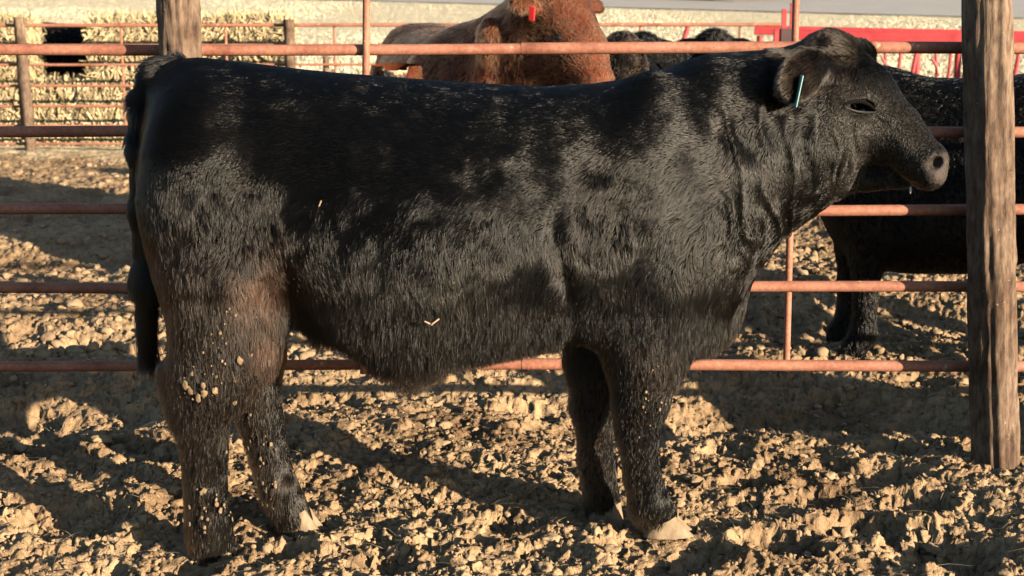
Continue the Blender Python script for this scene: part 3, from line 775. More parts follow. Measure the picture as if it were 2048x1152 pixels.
# young black cattle in a bunch behind the fence
make_cow('black_calf', (.80, 9.9, 0), R(-100), .86, (.66, 9.15, 1.20), (.62, 8.98, .86), BLK, [(.02, .012, .008), (.09, .04, .02)], M['fur'], 30000,
    'black brown calf facing the camera next to the nose of the red cow', 'calf', 37, 'young black cattle bunched beyond the fence', flen=.025)
make_cow('black_calf', (1.15, 10.6, 0), R(-80), .84, (.87, 9.75, 1.18), (.93, 9.6, .84), BLK, BF, M['fur'], 22000,
    'middle black calf of the bunch, only its poll above the top rail', 'calf', 39, 'young black cattle bunched beyond the fence', flen=.025)
make_cow('black_calf', (1.35, 9.8, 0), R(-95), .87, (1.225, 9.1, 1.215), (1.23, 8.95, .88), BLK, BF, M['fur'], 25000,
    'curly polled black calf in front of the red feeder tongue', 'calf', 41, 'young black cattle bunched beyond the fence', flen=.032)
make_cow('black_cow', (-4.45, 15.25, 0), R(5), .93, (-3.4, 15.3, 1.1), (-3.1, 15.2, .8), BLK, BF, M['fur'], 30000,
    'black cow seen through the gap in the straw bales', 'cow', 43, flen=.03)

# ------------------------------------------------------------------ red hay feeder on the right
def feeder():
    Yf = 15.2; root = empty('hay_feeder', (P(1560, 60, Yf)[0], Yf, 0)); off = -np.array(root.location)
    tag(root, 'long red steel hay feeder with slanted bars standing in the far pen', 'hay feeder')
    A = P(1556, 69, Yf) + off; B = P(2300, 85, 14.6) + off
    def at(t, dz=0, dy=0): q = A + (B - A) * t; return Vector((q[0], q[1] + dy, q[2] + dz))
    hb = .10
    ang = Vector(B - A).to_track_quat('X', 'Z').to_matrix()
    L = np.linalg.norm(B - A)
    for dy, nm in ((0, 'top_beam'), (1.5, 'top_beam')):
        MB().box(at(.5, 0, dy), (L, .05, hb), ang, .006).build(nm, M['red'], root)
    MB().box(at(0, -.07, -.02) + Vector((.075, 0, 0)), (.115, .06, .26), None, .006).build('end_plate', M['darkred'], root)
    MB().box(at(0, -.07, -.01) + Vector((-.015, 0, 0)), (.06, .05, .24), None, .006).build('end_bracket', M['red'], root)
    for px0, px1, t, b in ((1571, 1563, 18, 56), (1588, 1580, 6, 58)):
        a1 = P(px0, t, Yf + .1) + off; b1 = P(px1, b + 60, Yf + .1) + off
        MB().box((Vector(a1) + Vector(b1)) / 2, (.05, .03, abs(a1[2] - b1[2])), None, .004).build('upright', M['red'], root)
    gz = -float(A[2])
    k = 0
    for px in range(1640, 2300, 34):
        t = (px - 1556) / (2300 - 1556); kk = k % 3; k += 1
        top = at(t, -hb / 2); lean = (-.10, .05, -.04)[kk] * (1 + .3 * math.sin(px)); bot = at(t, -.62) + Vector((lean, 0, 0))
        MB().tube([top, (top + bot) / 2 + Vector((.008, -.01, 0)), bot], .017 if kk else .022, 8).build('slant_bar', M['red'], root)
        if kk == 1:
            p0 = at(t, -.20) + Vector((-.03, -.02, 0)); c = [p0 + Vector((.02 * j + .035 * math.sin(j * 1.1), 0, -.075 * j)) for j in range(6)]
            MB().tube(c, .013, 8).build('loop_bar', M['red'], root)
    for dy in (0, 1.5):
        MB().box(at(.5, -.62, dy), (L, .05, .08), ang, .006).build('lower_beam', M['red'], root)
    MB().box(at(.5, -.75, .75), (L, 1.5, .05), ang, .006).build('floor_pan', M['red'], root)
    for t in (.02, .5, .98):
        for dy in (0, 1.5):
            c = at(t, 0, dy); MB().box((c.x, c.y + .03, (c.z - .06 + gz - .1) / 2 + gz * 0), (.07, .05, c.z - .06 - gz + .1), None, .006).build('leg', M['red'], root) if False else MB().tube([(c.x, c.y + .04, c.z - .06), (c.x, c.y + .04, gz - .1)], .035, 10).build('leg', M['red'], root)
    # drawbar to the left
    a1 = Vector(P(1352, 90, Yf + .6) + off); b1 = Vector(P(1560, 98, Yf + .6) + off)
    MB().box((a1 + b1) / 2, ((b1 - a1).length, .08, .085), (b1 - a1).to_track_quat('X', 'Z').to_matrix(), .006).build('drawbar', M['red'], root)
    for p, q in (((1376, 52), (1362, 96)), ((1417, 58), (1418, 96))):
        a2 = Vector(P(*p, Yf + .55) + off); b2 = Vector(P(*q, Yf + .55) + off)
        MB().tube([a2, b2], .025, 8).build('jack_post', M['red'], root)
    MB().tube([(a1.x + .1, a1.y, a1.z), (a1.x + .1, a1.y, gz - .1)], .03, 8).build('jack_leg', M['red'], root)
feeder()

# ------------------------------------------------------------------ parked vehicle on the road (only its underside reaches the picture)
def vehicle():
    c = np.array([5.45, 44.3]); a = math.atan2(-9.2, 17.8); z = float(rise(np.array(c[1]))) + .07
    root = empty('dark_pickup', (c[0], c[1], z), a); tag(root, 'dark pickup truck stopped on the road at the top edge', 'truck')
    prof = [(-2.6, .45), (-2.62, .95), (-.55, 1.0), (-.35, 1.68), (.75, 1.72), (1.35, 1.12), (2.35, 1.02), (2.6, .85), (2.58, .42)]
    v = []; f = []; n = len(prof)
    for y in (-.92, .92):
        for x, zz in prof: v.append((x, y * (1 if zz < 1.2 else .86), zz))
    f.append(tuple(range(n))); f.append(tuple(reversed(range(n, 2 * n))))
    for i in range(n): j = (i + 1) % n; f.append((j, i, n + i, n + j))
    mb = MB(); mb.v = v; mb.f = f; o = mb.build('body', M['carpaint'], root, False)
    bv = o.modifiers.new('bevel', 'BEVEL'); bv.width = .05; bv.segments = 2
    for s in (-1, 1):
        MB().box((.2, s * .86, 1.38), (.95, .03, .38), Euler((s * -.16, 0, 0)).to_matrix()).build('window', M['glass'], root)
    for x in (-1.6, 1.65):
        for s in (-1, 1):
            w_ = MB().tube([(x, s * .70, .38), (x, s * .95, .38)], .38, 24).build('wheel', M['tyre'], root)
            MB().tube([(x, s * .94, .38), (x, s * .965, .38)], .22, 20).build('rim', M['rim'], w_)
    MB().box((0, 0, .40), (4.6, 1.5, .12)).build('underbody', M['tyre'], root)
vehicle()

# ------------------------------------------------------------------ the black bull
YB = 4.06
def bull():
    root = empty('black_bull', (0, 0, 0)); base = np.array([float(P(850, 700, YB)[0]), YB, 0.0]); root.location = base
    tag(root, 'big black bull standing side on before the fence, hind legs brown with mud', 'bull')
    B = lambda px, py, Y=YB: P(px, py, Y) - base
    k = ppm(YB)                                     # metres per photo pixel on the bull
    F = Flesh((-.98, -.56, -.10), (1.62, .46, 1.46), .0066)
    tl = [(283, 240), (290, 180), (308, 145), (335, 122), (400, 116), (500, 128), (600, 140), (700, 150), (800, 158), (900, 165), (1000, 171), (1100, 174), (1200, 168),
          (1280, 158), (1330, 140), (1400, 121), (1500, 116), (1560, 112), (1620, 118), (1680, 135)]
    bl = [(283, 400), (290, 480), (320, 560), (400, 600), (500, 600), (560, 588), (600, 600), (650, 632), (720, 680), (800, 703), (870, 704), (950, 690), (1050, 668), (1130, 656),
          (1200, 660), (1300, 676), (1390, 668), (1450, 630), (1500, 572), (1540, 505), (1580, 446), (1630, 404), (1680, 376)]
    wd = [(283, .05), (300, .10), (330, .17), (400, .245), (500, .29), (600, .315), (700, .345), (850, .365), (1000, .36), (1100, .335), (1200, .315), (1300, .30), (1400, .265),
          (1480, .215), (1540, .18), (1600, .155), (1680, .13)]
    pxs = np.array(sorted({a for a, _ in tl} | {a for a, _ in bl}))
    T = np.interp(pxs, *zip(*tl)); Bo = np.interp(pxs, *zip(*bl)); W = np.interp(pxs, *zip(*wd))
    top = np.array([B(x, y) for x, y in zip(pxs, T)]); bot = np.array([B(x, y) for x, y in zip(pxs, Bo)])
    F.barrel(top[:, 0], top[:, 2], bot[:, 2], W, np.zeros(len(pxs)), .03, 2.35, .13)
    def L(a, ra, b, rb, Ya, Yb=None, kk=.04, sy=1.0, cut=False):
        Yb = Ya if Yb is None else Yb
        F.limb(B(*a, Ya), ra * ppm(Ya), B(*b, Yb), rb * ppm(Yb), kk, sy, cut)
    def E(c, Y, r, kk=.05, rot=None, cut=False): F.blob(B(*c, Y), np.array(r) * k, kk, rot, cut)
    def tilt(a): a = R(a); return np.array([[math.cos(a), 0, math.sin(a)], [0, 1, 0], [-math.sin(a), 0, math.cos(a)]])
    # hind quarter
    E((405, 400), YB - .15, (118, 118, 215), .08); E((405, 400), YB + .15, (118, 118, 215), .08)
    E((480, 520), YB - .185, (86, 70, 125), .06, tilt(-18))                            # stifle
    L((448, 560), 118, (445, 660), 102, 3.89, kk=.06); L((455, 645), 96, (432, 742), 84, 3.88)
    L((500, 620), 58, (510, 705), 46, 3.86, kk=.05)
    L((405, 740), 70, (408, 860), 46, 3.87); L((350, 752), 32, (378, 840), 30, 3.88, kk=.03)
    L((408, 850), 46, (414, 985), 42, 3.87, kk=.012); L((414, 985), 42, (418, 1050), 45, 3.86, kk=.012); L((418, 1050), 45, (425, 1092), 48, 3.86, kk=.012)
    # far hind
    L((470, 560), 105, (500, 690), 70, 4.20, 4.14, .06); L((500, 690), 64, (512, 785), 51, 4.14, 4.11, .03); L((512, 785), 49, (540, 905), 37, 4.11, 4.08, .012)
    L((540, 905), 37, (560, 975), 38, 4.08, 4.06, .012); L((560, 975), 38, (590, 1038), 37, 4.06, 4.05, .012)
    # front quarter
    E((1270, 450), YB - .175, (112, 88, 200), .07, tilt(8)); E((1270, 450), YB + .165, (112, 88, 200), .07, tilt(8))
    E((1400, 500), YB - .15, (72, 58, 85), .06)                                        # point of the shoulder
    E((1300, 250), YB - .10, (60, 60, 90), .08)
    L((1290, 560), 100, (1290, 690), 74, 3.93, kk=.07); L((1290, 690), 76, (1283, 800), 54, 3.94); L((1283, 795), 53, (1277, 850), 41, 3.94, kk=.03)
    L((1277, 850), 39, (1285, 950), 34, 3.94, kk=.03); L((1285, 945), 32, (1298, 1005), 38, 3.945, kk=.03); L((1298, 1005), 41, (1318, 1030), 37, 3.95, kk=.02)
    E((1408, 600), YB - .02, (72, 80, 78), .06)                                        # brisket
    L((1215, 560), 92, (1200, 700), 66, 4.18, kk=.07); L((1200, 700), 62, (1190, 800), 48, 4.16); L((1190, 800), 42, (1192, 920), 30, 4.15, kk=.03)
    L((1192, 915), 32, (1205, 1000), 37, 4.14, kk=.03)
    # sheath and flank fold
    E((822, 718), YB, (36, 24, 34), .05); L((575, 560), 34, (640, 640), 30, YB - .16, YB - .1, .06)
    # barrel spring
    E((880, 470), YB - .10, (250, 185, 190), .05)
    # neck to head
    L((1480, 290), 150, (1640, 240), 112, YB - .0, YB - .02, .10, .92); L((1480, 395), 108, (1640, 325), 62, YB - .0, YB - .02, .08, .86)
    # head, turned a little towards the camera
    Yh, Ym = 4.03, 3.90
    L((1655, 140), 66, (1662, 245), 84, Yh, Yh - .005, .05, .86)
    L((1672, 108), 38, (1660, 98), 34, Yh, Yh, .03, 1.3)                               # poll
    L((1716, 200), 78, (1795, 278), 54, Yh - .02, Ym + .06, .045, .86)
    L((1790, 272), 55, (1846, 322), 43, Ym + .065, Ym + .005, .03, .92)
    L((1860, 322), 33, (1859, 347), 32, Ym, Ym, .02, 1.45)                              # square muzzle
    L((1848, 352), 23, (1806, 340), 16, Ym, Ym + .03, .02, 1.6)                        # upper lip
    E((1676, 282), Yh - .058, (50, 30, 70), .03); E((1735, 282), Yh - .075, (48, 16, 36), .035)   # cheek
    L((1668, 330), 46, (1722, 352), 30, Yh + .0, Yh + .0, .03, .9); L((1722, 352), 29, (1806, 362), 17, Yh, Ym + .05, .018, .8)   # lower jaw
    E((1738, 366), Yh - .015, (22, 18, 13), .02)
    L((1694, 176), 15, (1752, 194), 15, Yh - .085, Yh - .082, .02)                     # near brow
    L((1730, 150), 20, (1772, 190), 18, Yh + .085, Yh + .075, .04)                     # far brow
    L((1712, 244), 9, (1768, 262), 7, Yh - .105, Yh - .098, .03)                       # cheek bone
    E((1722, 214), Yh - .118, (25, 26, 12), .012, None, True)                          # eye socket
    # nostrils, mouth
    E((1873, 326), Ym - .056, (16, 22, 11), .008, tilt(-28), True); E((1880, 325), Ym + .052, (11, 16, 9), .010, None, True)
    L((1840, 374), 4, (1806, 362), 5, Ym - .04, Yh - .10, .012, 2.2, True); L((1806, 362), 5, (1778, 334), 5, Yh - .10, Yh - .10, .012, 2.0, True)
    # near ear: a hairy leaf hanging back; far ear behind the poll
    def ear(c, Y, ax, across, r):
        a = unit(np.array(ax, float)); b = np.array(across, float); b = unit(b - a * (a @ b)); F.blob(B(*c, Y), np.array(r) * k, .025, np.stack([a, b, np.cross(a, b)], 1))
    ear((1603, 150), Yh - .155, (-.62, -.42, -.50), (.5, .1, -.86), (62, 40, 13)); L((1648, 128), 24, (1620, 142), 22, Yh - .06, Yh - .12, .03)
    ear((1728, 103), Yh + .17, (.25, .8, .35), (.8, 0, -.5), (42, 30, 12)); L((1695, 112), 24, (1715, 108), 20, Yh + .06, Yh + .11, .03)
    V, Q = F.skin(); V = relax(V, Q, 3)
    # folds of skin
    vn = vnormals(V, Q); u, v, _ = proj(V + base)
    bump_ = lambda a, c, s: np.exp(-((a - c) / s) ** 2)
    th = np.arctan2(u - 1530 + 26 * vnoise(u / 45, v / 90, s=3), 660 - v)
    mk = np.clip((u - 1425) / 50, 0, 1) * np.clip((1640 - u) / 40, 0, 1) * np.clip((v - 190) / 80, 0, 1) * np.clip((540 - v) / 110, 0, 1) * (V[:, 1] < .05)
    am = np.clip(.55 + .75 * vnoise(u / 35, v / 90, s=9), 0, 1.1)
    dsp = .010 * mk * am * (1 - 2 * np.abs(np.sin(th * 21 + 1.2 * vnoise(u / 60, v / 80, s=4))) ** .8)
    mk2 = np.clip((u - 1632) / 14, 0, 1) * np.clip((1712 - u) / 25, 0, 1) * np.clip((v - 150) / 40, 0, 1) * np.clip((375 - v) / 50, 0, 1) * (V[:, 1] < .05)
    dsp += .0062 * mk2 * np.clip(.35 + .9 * vnoise(u / 22, v / 70, s=16), 0, 1) * np.sin((u + .12 * (v - 250) + 12 * vnoise(u / 30, v / 60, s=6)) / 18 * 2 * np.pi)
    dsp += -.012 * np.exp(-((u - (1150 + .0 * v) + 40 * bump_(v, 470, 90)) / 16) ** 2) * np.clip((v - 400) / 80, 0, 1) * np.clip((690 - v) / 60, 0, 1) * (V[:, 1] < 0)
    dsp += .0025 * fbm(V[:, 0] * 7, V[:, 1] * 7, V[:, 2] * 7, 40, 3) * np.clip((1600 - u) / 60, 0, 1) * np.clip((v - 130) / 40, 0, 1)
    fm = np.clip((u - 1640) / 30, 0, 1) * np.clip((v - 120) / 40, 0, 1) * np.clip((1870 - u) / 40, 0, 1)
    dsp += .0026 * fbm(V[:, 0] * 26, V[:, 1] * 26, V[:, 2] * 26, 44, 3) * fm
    dsp += -.0035 * fm * np.exp(-((v - (228 + .62 * (u - 1740)) - 5 * vnoise(u / 18, v / 18, s=61)) / 6) ** 2) * np.clip((u - 1742) / 10, 0, 1) * np.clip((1830 - u) / 25, 0, 1)   # tear groove
    for k_, (rx, ry) in enumerate(((40, 26), (52, 36), (64, 47))):                    # creases round the eye
        q_ = np.hypot((u - 1722) / rx, (v - 214) / ry); dsp += -.0028 * fm * np.exp(-((q_ - 1 + .07 * vnoise(u / 14, v / 14, s=70 + k_)) / .07) ** 2) * np.clip(.4 + vnoise(u / 25, v / 25, s=80 + k_), 0, 1)
    dsp += -.004 * fm * np.exp(-((u - (1700 + .10 * (v - 200)) - 6 * vnoise(v / 30, u * 0, s=63)) / 4) ** 2) * np.clip((v - 225) / 30, 0, 1) * np.clip((330 - v) / 30, 0, 1)
    V = V + vn * dsp[:, None]
    vn = vnormals(V, Q); u, v, dep = proj(V + base)
    def surf(px, py, rad=4):
        m = np.where((np.abs(u - px) < rad) & (np.abs(v - py) < rad))[0]
        i = m[np.argmin(dep[m])]; return V[i], vn[i]
    # hide colour: black, greyer naked nose
    col = np.tile(np.array([.0045, .0043, .0042]), (len(V), 1))
    nose = np.clip(1 - np.hypot((u - 1880) / 34, (v - 338) / 40), 0, 1)[:, None] ** .6
    col = col * (1 - nose) + np.array([.105, .085, .078]) * nose
    facem = np.clip((u - 1640) / 30, 0, 1) * np.clip((v - 150) / 60, 0, 1); col = col + np.array([.018, .0165, .014]) * facem[:, None] * (1 - nose)
    sock = np.clip(1.3 - np.hypot((u - 1720) / 30, (v - 213) / 15), 0, 1)[:, None]; col = col * (1 - .75 * sock)     # bare dark skin round the eye
    body = mesh_np('body', V, Q, M['hide'], root); color_attr(body.data, 'tone', col)
    # coat
    def uv(p): a, b, _ = proj(p + base); return a, b
    def lenf(p, n):
        x, y = uv(p)
        l = .016 + .019 * np.clip((y - 330) / 230, 0, 1)
        l = np.where((x < 640) & (y > 380), .034, l)
        l = np.where((x < 430) & (y < 300), .022 + .02 * np.clip((380 - x) / 100, 0, 1), l)
        l = np.where((y > 640) & (x > 620) & (x < 1130), .050, l)
        l = np.where((x > 740) & (x < 890) & (y > 690), .075, l)
        l = np.where((x > 1340) & (x < 1560) & (y > 560), .052, l)
        l = np.where((x > 1120) & (y > 760), .021, l); l = np.where((x < 640) & (y > 850), .028, l)
        nk = np.clip((x - 1400) / 80, 0, 1) * np.clip((600 - y) / 100, 0, 1); l = l * (1 - nk) + .015 * nk
        l = np.where((x > 1640) & (y > 130), .0050, l)
        l = np.where((x > 1640) & (y > 100) & (y < 165) & (x < 1720), .013, l)
        l = np.where((x > 1540) & (x < 1720) & (y < 118), .020, l)
        l = np.where((x > 1550) & (x < 1640) & (y < 225), .024, l)
        l = np.where(np.hypot((x - 1880) / 32, (y - 338) / 38) < 1 + .35 * vnoise(x / 7, y / 7, s=3), .0008, l)
        l = np.where(np.hypot((x - 1722) / 30, (y - 212) / 17) < 1, .0008, l)
        return l
    def dirf(p, n):
        x, y = uv(p); jx = 18 * vnoise(p[:, 0] * 8, p[:, 1] * 8, p[:, 2] * 8, 90); jy = 25 * vnoise(p[:, 0] * 7, p[:, 1] * 7, p[:, 2] * 7, 91)
        x = x + jx; y = y + jy; d = np.tile(np.array([-.97, 0, -.08]), (len(p), 1))
        st = lambda v_, c, w_: np.clip(.5 + (v_ - c) / w_, 0, 1)
        def to(t, wt):
            nonlocal d
            d = d * (1 - wt[:, None]) + np.array(t) * wt[:, None]
        to((-.12, 0, -.98), st(y, 455, 130))                                     # the coat turns downwards on the side
        to((.05, 0, -1), st(-x, -600, 120) * st(y, 330, 160))                   # thigh
        to((-.85, 0, -.42), st(x, 1170, 70) * st(-x, -1440, 80) * st(-y, -560, 90) * st(y, 330, 90)); to((-.25, 0, -.95), np.clip(1.5 * zones(x, y), 0, 1) * st(x, 1100, 60) * st(y, 300, 100))                 # shoulder
        to((-.22, 0, -.95), st(x, 1440, 80) * st(y, 262, 36))                                    # neck; crest hair above left lying flat to imitate a cast shadow
        to((-.06, 0, -1), st(y, 640, 140)); to((-.2, 0, -.98), st(y, 770, 80))                                      # legs
        x, y = uv(p)
        to((-.34, 0, -.9), st(x, 1645, 30) * st(y, 120, 30))                    # face
        m = (x > 1550) & (x < 1640) & (y < 225); d[m] = (-.75, -.2, -.5)
        m = (x > 1640) & (y < 115); d[m] = (-.5, -.3, .3)
        return d
    def tintf(p, n):
        x, y = uv(p); nz = fbm(p[:, 0] * 6, p[:, 1] * 6, p[:, 2] * 6, 50, 3)
        c = np.tile(np.array([.0016, .0016, .0017]), (len(p), 1))
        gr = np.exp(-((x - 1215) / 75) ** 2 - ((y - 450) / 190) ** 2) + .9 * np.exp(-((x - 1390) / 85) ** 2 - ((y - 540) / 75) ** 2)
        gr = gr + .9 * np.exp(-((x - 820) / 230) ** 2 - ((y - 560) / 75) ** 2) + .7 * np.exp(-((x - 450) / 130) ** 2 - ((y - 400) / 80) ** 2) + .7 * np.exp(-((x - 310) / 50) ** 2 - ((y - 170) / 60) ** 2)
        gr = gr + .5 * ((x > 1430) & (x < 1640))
        gr = np.clip(gr * (.65 + .7 * nz), 0, 1)[:, None]; c = c * (1 - gr) + np.array([.018, .016, .0135]) * gr     # sunlit sheen put in as lighter tint where the coat lifts
        br = np.clip((620 - x) / 60, 0, 1) * np.clip((y - 430) / 120, 0, 1) * np.clip(.62 + .6 * nz, 0, 1)
        br = np.maximum(br, .55 * np.clip((y - 590) / 130, 0, 1) * np.clip(.4 + .8 * nz, 0, 1))
        c = c * (1 - br[:, None]) + np.array([.021, .0135, .0095]) * br[:, None]
        ru = np.exp(-((x - 515) / 48) ** 2 - ((y - 565) / 55) ** 2) * np.clip(.6 + .8 * nz, 0, 1)
        ru = np.maximum(ru, .7 * np.exp(-((x - 1195) / 22) ** 2 - ((y - 905) / 28) ** 2)); ru = np.maximum(ru, .75 * np.exp(-((x - 532) / 24) ** 2 - ((y - 700) / 32) ** 2))
        c = c * (1 - ru[:, None]) + np.array([.080, .036, .021]) * ru[:, None]
        dust = np.clip((y - 860) / 200, 0, 1) * np.clip(.3 + .6 * nz, 0, 1) * .7
        c = c * (1 - dust[:, None]) + np.array([.060, .045, .030]) * dust[:, None]
        fc_ = (np.clip((x - 1640) / 40, 0, 1) * np.clip((y - 130) / 40, 0, 1))[:, None]; c = c * (1 - fc_) + np.array([.024, .0215, .018]) * fc_
        ear_ = (x > 1550) & (x < 1720) & (y < 190); c[ear_] = c[ear_] * .6 + np.array([.022, .015, .010]) * .6
        return c
    dens = lambda p, n: np.where((uv(p)[0] > 1640) & (uv(p)[1] > 130), 2.2, np.where(uv(p)[1] > 560, 1.25, np.where(uv(p)[1] < 430, 1.5, 1.0)))
    def zones(x, y):
        gr = np.exp(-((x - 1215) / 75) ** 2 - ((y - 450) / 190) ** 2) + .9 * np.exp(-((x - 1390) / 85) ** 2 - ((y - 540) / 75) ** 2)
        gr = gr + .9 * np.exp(-((x - 820) / 230) ** 2 - ((y - 560) / 75) ** 2) + .7 * np.exp(-((x - 450) / 130) ** 2 - ((y - 400) / 80) ** 2) + .7 * np.exp(-((x - 310) / 50) ** 2 - ((y - 170) / 60) ** 2)
        return gr
    def lift(p, n):
        x, y = uv(p); l = .13 + .34 * np.clip(zones(x, y), 0, 1.2) + .16 * np.clip((y - 560) / 120, 0, 1) + .22 * np.clip((590 - x) / 80, 0, 1) * np.clip((y - 280) / 120, 0, 1) + .10 * np.clip((x - 1400) / 60, 0, 1)
        l = np.where((x > 1640) & (y > 130), .36, l); return np.where((x > 1540) & (y < 225) & ((x < 1640) | (y < 120)), .5, l)
    cell = lambda p: np.where(uv(p)[0] > 1640, .010, np.where(uv(p)[1] < 330, .014, .024))
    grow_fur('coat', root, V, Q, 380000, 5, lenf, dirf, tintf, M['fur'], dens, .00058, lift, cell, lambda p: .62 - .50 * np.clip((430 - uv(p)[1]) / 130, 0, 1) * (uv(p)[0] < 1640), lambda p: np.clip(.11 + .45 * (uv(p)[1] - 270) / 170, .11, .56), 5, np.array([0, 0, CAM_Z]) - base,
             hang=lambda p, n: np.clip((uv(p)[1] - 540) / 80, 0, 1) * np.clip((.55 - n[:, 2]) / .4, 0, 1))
    # tail
    tp = [B(356, 138), B(320, 154, YB - .01), B(295, 208, YB - .02), B(283, 300, YB - .03), B(284, 420, YB - .03), B(292, 540, YB - .03), B(293, 690, YB - .03)]
    TF = Flesh((-.98, -.25, .1), (-.5, .2, 1.45), .007)
    tr = [24, 26, 25, 24, 23, 22, 13]
    for i in range(len(tp) - 1): TF.limb(tp[i], tr[i] * k, tp[i + 1], tr[i + 1] * k, .03, .8)
    tv, tq = TF.skin(); tail = mesh_np('tail', tv, tq, M['hide'], root); color_attr(tail.data, 'tone', np.tile(np.array([.009, .008, .008]), (len(tv), 1)))
    def tlen(p, n):
        x, y = uv(p); return .024 + .075 * np.clip((y - 420) / 120, 0, 1) + .018 * np.clip((330 - y) / 80, 0, 1)
    def tdir(p, n):
        d = np.zeros_like(p); d[:, 2] = -1; d[:, 0] = .02; m = uv(p)[1] < 200; d[m] = (-.7, 0, -.6); return d
    black = lambda p, n: np.tile(np.array([.002, .002, .0022]), (len(p), 1))
    grow_fur('tail_hair', tail, tv, tq, 24000, 8, tlen, tdir, black, M['fur'], rad=.0005, lift=lambda p, n: np.where(uv(p)[1] < 280, .6, .10), cell=.02, clump=.55, wave=.18, K=6)
    # eye
    p, n_ = surf(1720, 214, 6); e = sphere_obj('eye', p - n_ * .0085 + np.array([0, .002, 0]), .0190, M['eye'], root)
    def arc(pts, r, name, m, out=.002):
        q = []
        for a in pts:
            s, nn = surf(*a, 5); q.append(s + nn * out)
        q = np.array(q)
        for _ in range(2): q[1:-1] = .25 * q[:-2] + .5 * q[1:-1] + .25 * q[2:]
        return MB().tube([tuple(a) for a in q], r, 8).build(name, m, root)
    arc([(1692, 206), (1702, 203), (1714, 203), (1727, 205), (1738, 211), (1747, 220)], [.002, .0045, .006, .006, .005, .002], 'upper_eyelid', M['lidskin'], .001)
    arc([(1694, 210), (1704, 217), (1716, 221), (1728, 222), (1740, 222), (1749, 226)], [.0015, .0022, .0028, .003, .0026, .0015], 'lower_eyelid', M['lid'], .0015)
    # ear tag seen edge on
    a = B(1590, 150, Yh - .185); b = B(1599, 213, Yh - .185); c = (a + b) / 2
    d = Vector(b - a); MB().box(c, (.0030, .055, d.length), Euler((0, -math.atan2(d.x, d.z) + math.pi, .05)).to_matrix(), .001).build('ear_tag', M['tag'], root)
    # hooves: two claws each
    def hoof(key, px0, px1, top0, top1, pytop, Y, wid, sink=.012):
        f = FEET[key] - base; k2 = ppm(Y)
        z0 = f[2] - sink; cx0 = B(px0, 1000, Y)[0]; cx1 = B(px1, 1000, Y)[0]; tx0 = B(top0, 1000, Y)[0]; tx1 = B(top1, 1000, Y)[0]; zt = B(1000, pytop, Y)[2]
        o = MB(); Yc = Y - YB; nn = 18
        for s in (-1, 1):
            rings = []
            for t in np.linspace(0, 1, 6):
                xa = cx0 + (tx0 - cx0) * t; xb = cx1 + (tx1 - cx1) * (t ** .9); z = z0 + (zt - z0) * t; wv = wid * (1 - .16 * t)
                ring = []
                for i in range(nn):
                    q = 2 * math.pi * i / nn; cc, ss = math.cos(q), math.sin(q)
                    x = (xa + xb) / 2 + (xb - xa) / 2 * math.copysign(abs(cc) ** .8, cc) + .0012 * math.sin(t * 16)
                    hw = wid * .25 * (1 - .18 * t) * (1 - .35 * max(cc, 0) ** 2)
                    ring.append((x, Yc + s * wid * .27 * (1 - .12 * max(cc, 0)) + hw * math.copysign(abs(ss) ** .75, ss), z - t * (zt - z0) * .42 * max(0, .5 - cc * .6)))
                rings.append(ring)
            bse = len(o.v); [o.v.extend(r_) for r_ in rings]
            for j in range(5):
                for i in range(nn):
                    i2 = (i + 1) % nn; o.f.append((bse + j * nn + i, bse + j * nn + i2, bse + (j + 1) * nn + i2, bse + (j + 1) * nn + i))
            o.f.append(tuple(bse + i for i in reversed(range(nn)))); o.f.append(tuple(bse + 5 * nn + i for i in range(nn)))
        o.build('hoof', M['hoof'], root)
    hoof('near_front', 1286, 1388, 1294, 1350, 1026, 3.95, .105, .004)
    hoof('far_front', 1174, 1248, 1180, 1240, 998, 4.14, .100, .022)
    hoof('far_hind', 556, 648, 560, 612, 1014, 4.05, .10, .0)
    hoof('near_hind', 378, 470, 385, 456, 1080, 3.86, .12, .03)
    # dried mud balls and straw caught in the hair
    g = np.random.default_rng(4); v1, f1 = ico(2); VV = []; FF = []; off = 0; spots = []
    for _ in range(30): spots.append((g.normal(395, 38), g.normal(775, 28), 2 + 8 * g.random() ** 3))
    for _ in range(22): spots.append((g.normal(800, 50), g.normal(692, 14), 2 + 4 * g.random() ** 2))
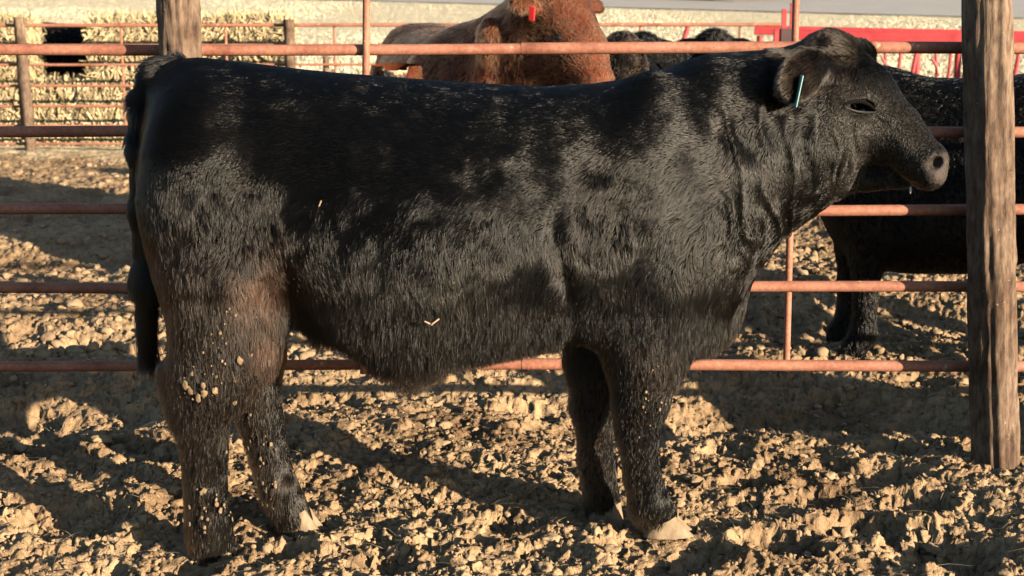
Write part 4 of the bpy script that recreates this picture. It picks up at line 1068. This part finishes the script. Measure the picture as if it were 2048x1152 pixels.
    for _ in range(24): spots.append((g.normal(425, 28), g.normal(1010, 35), 2 + 4.5 * g.random() ** 2))
    for _ in range(22): spots.append((g.normal(525, 22), g.normal(930, 45), 2 + 4 * g.random() ** 2))
    for _ in range(14): spots.append((g.normal(455, 35), g.normal(660, 40), 1.5 + 3 * g.random() ** 2))
    for _ in range(16): spots.append((g.normal(1300, 18), g.normal(800, 30), 1.5 + 3.5 * g.random() ** 2))
    for _ in range(10): spots.append((g.normal(480, 12), g.normal(880, 30), 2.5 + 4 * g.random()))
    for px, py, r in spots:
        try: p, n_ = surf(px, py, 6)
        except ValueError: continue
        r *= k * .62; dd = 1 + .5 * vnoise(v1[:, 0] * 1.9 + px, v1[:, 1] * 1.9 + py, v1[:, 2] * 1.9, 3) + .25 * vnoise(v1[:, 0] * 5 + px, v1[:, 1] * 5 + py, v1[:, 2] * 5, 4)
        q_ = v1 * dd[:, None] * r * np.array([1.1, 1, 1.5]); q_ = q_ - n_ * ((q_ @ n_) * .72)[:, None]; VV.append(q_ + p + n_ * (.006 + .010 * g.random())); FF.append(f1 + off); off += len(v1)
    o = mesh_np('mud_spatter', np.concatenate(VV), np.concatenate(FF), M['cake'], root); tag(o, kind='stuff')
    # straw scraps on the belly
    p, n_ = surf(868, 636, 6)
    for dx, dz, rz_ in ((-.008, 0, .5), (.010, .004, -.6)): MB().box(p + n_ * .036 + np.array([dx, 0, dz]), (.024, .0025, .004), Euler((0, rz_, .3)).to_matrix(), .0008).build('straw_scrap', M['clod'], root)
    for px, py in ((1070, 690), (1162, 682), (640, 412)):
        try: p, n_ = surf(px, py, 8)
        except ValueError: continue
        MB().box(p + n_ * .035, (.004, .004, .016), Euler((0, .4, 0)).to_matrix(), .001).build('straw_scrap', M['clod'], root)
    # drop of drool under the lip
    q = B(1821, 381, Ym); o = MB().tube([tuple(q + np.array([0, 0, .010])), tuple(q), tuple(q - np.array([0, 0, .008]))], [.0015, .004, .001], 8).build('drool', M['paint'], root)
bull()
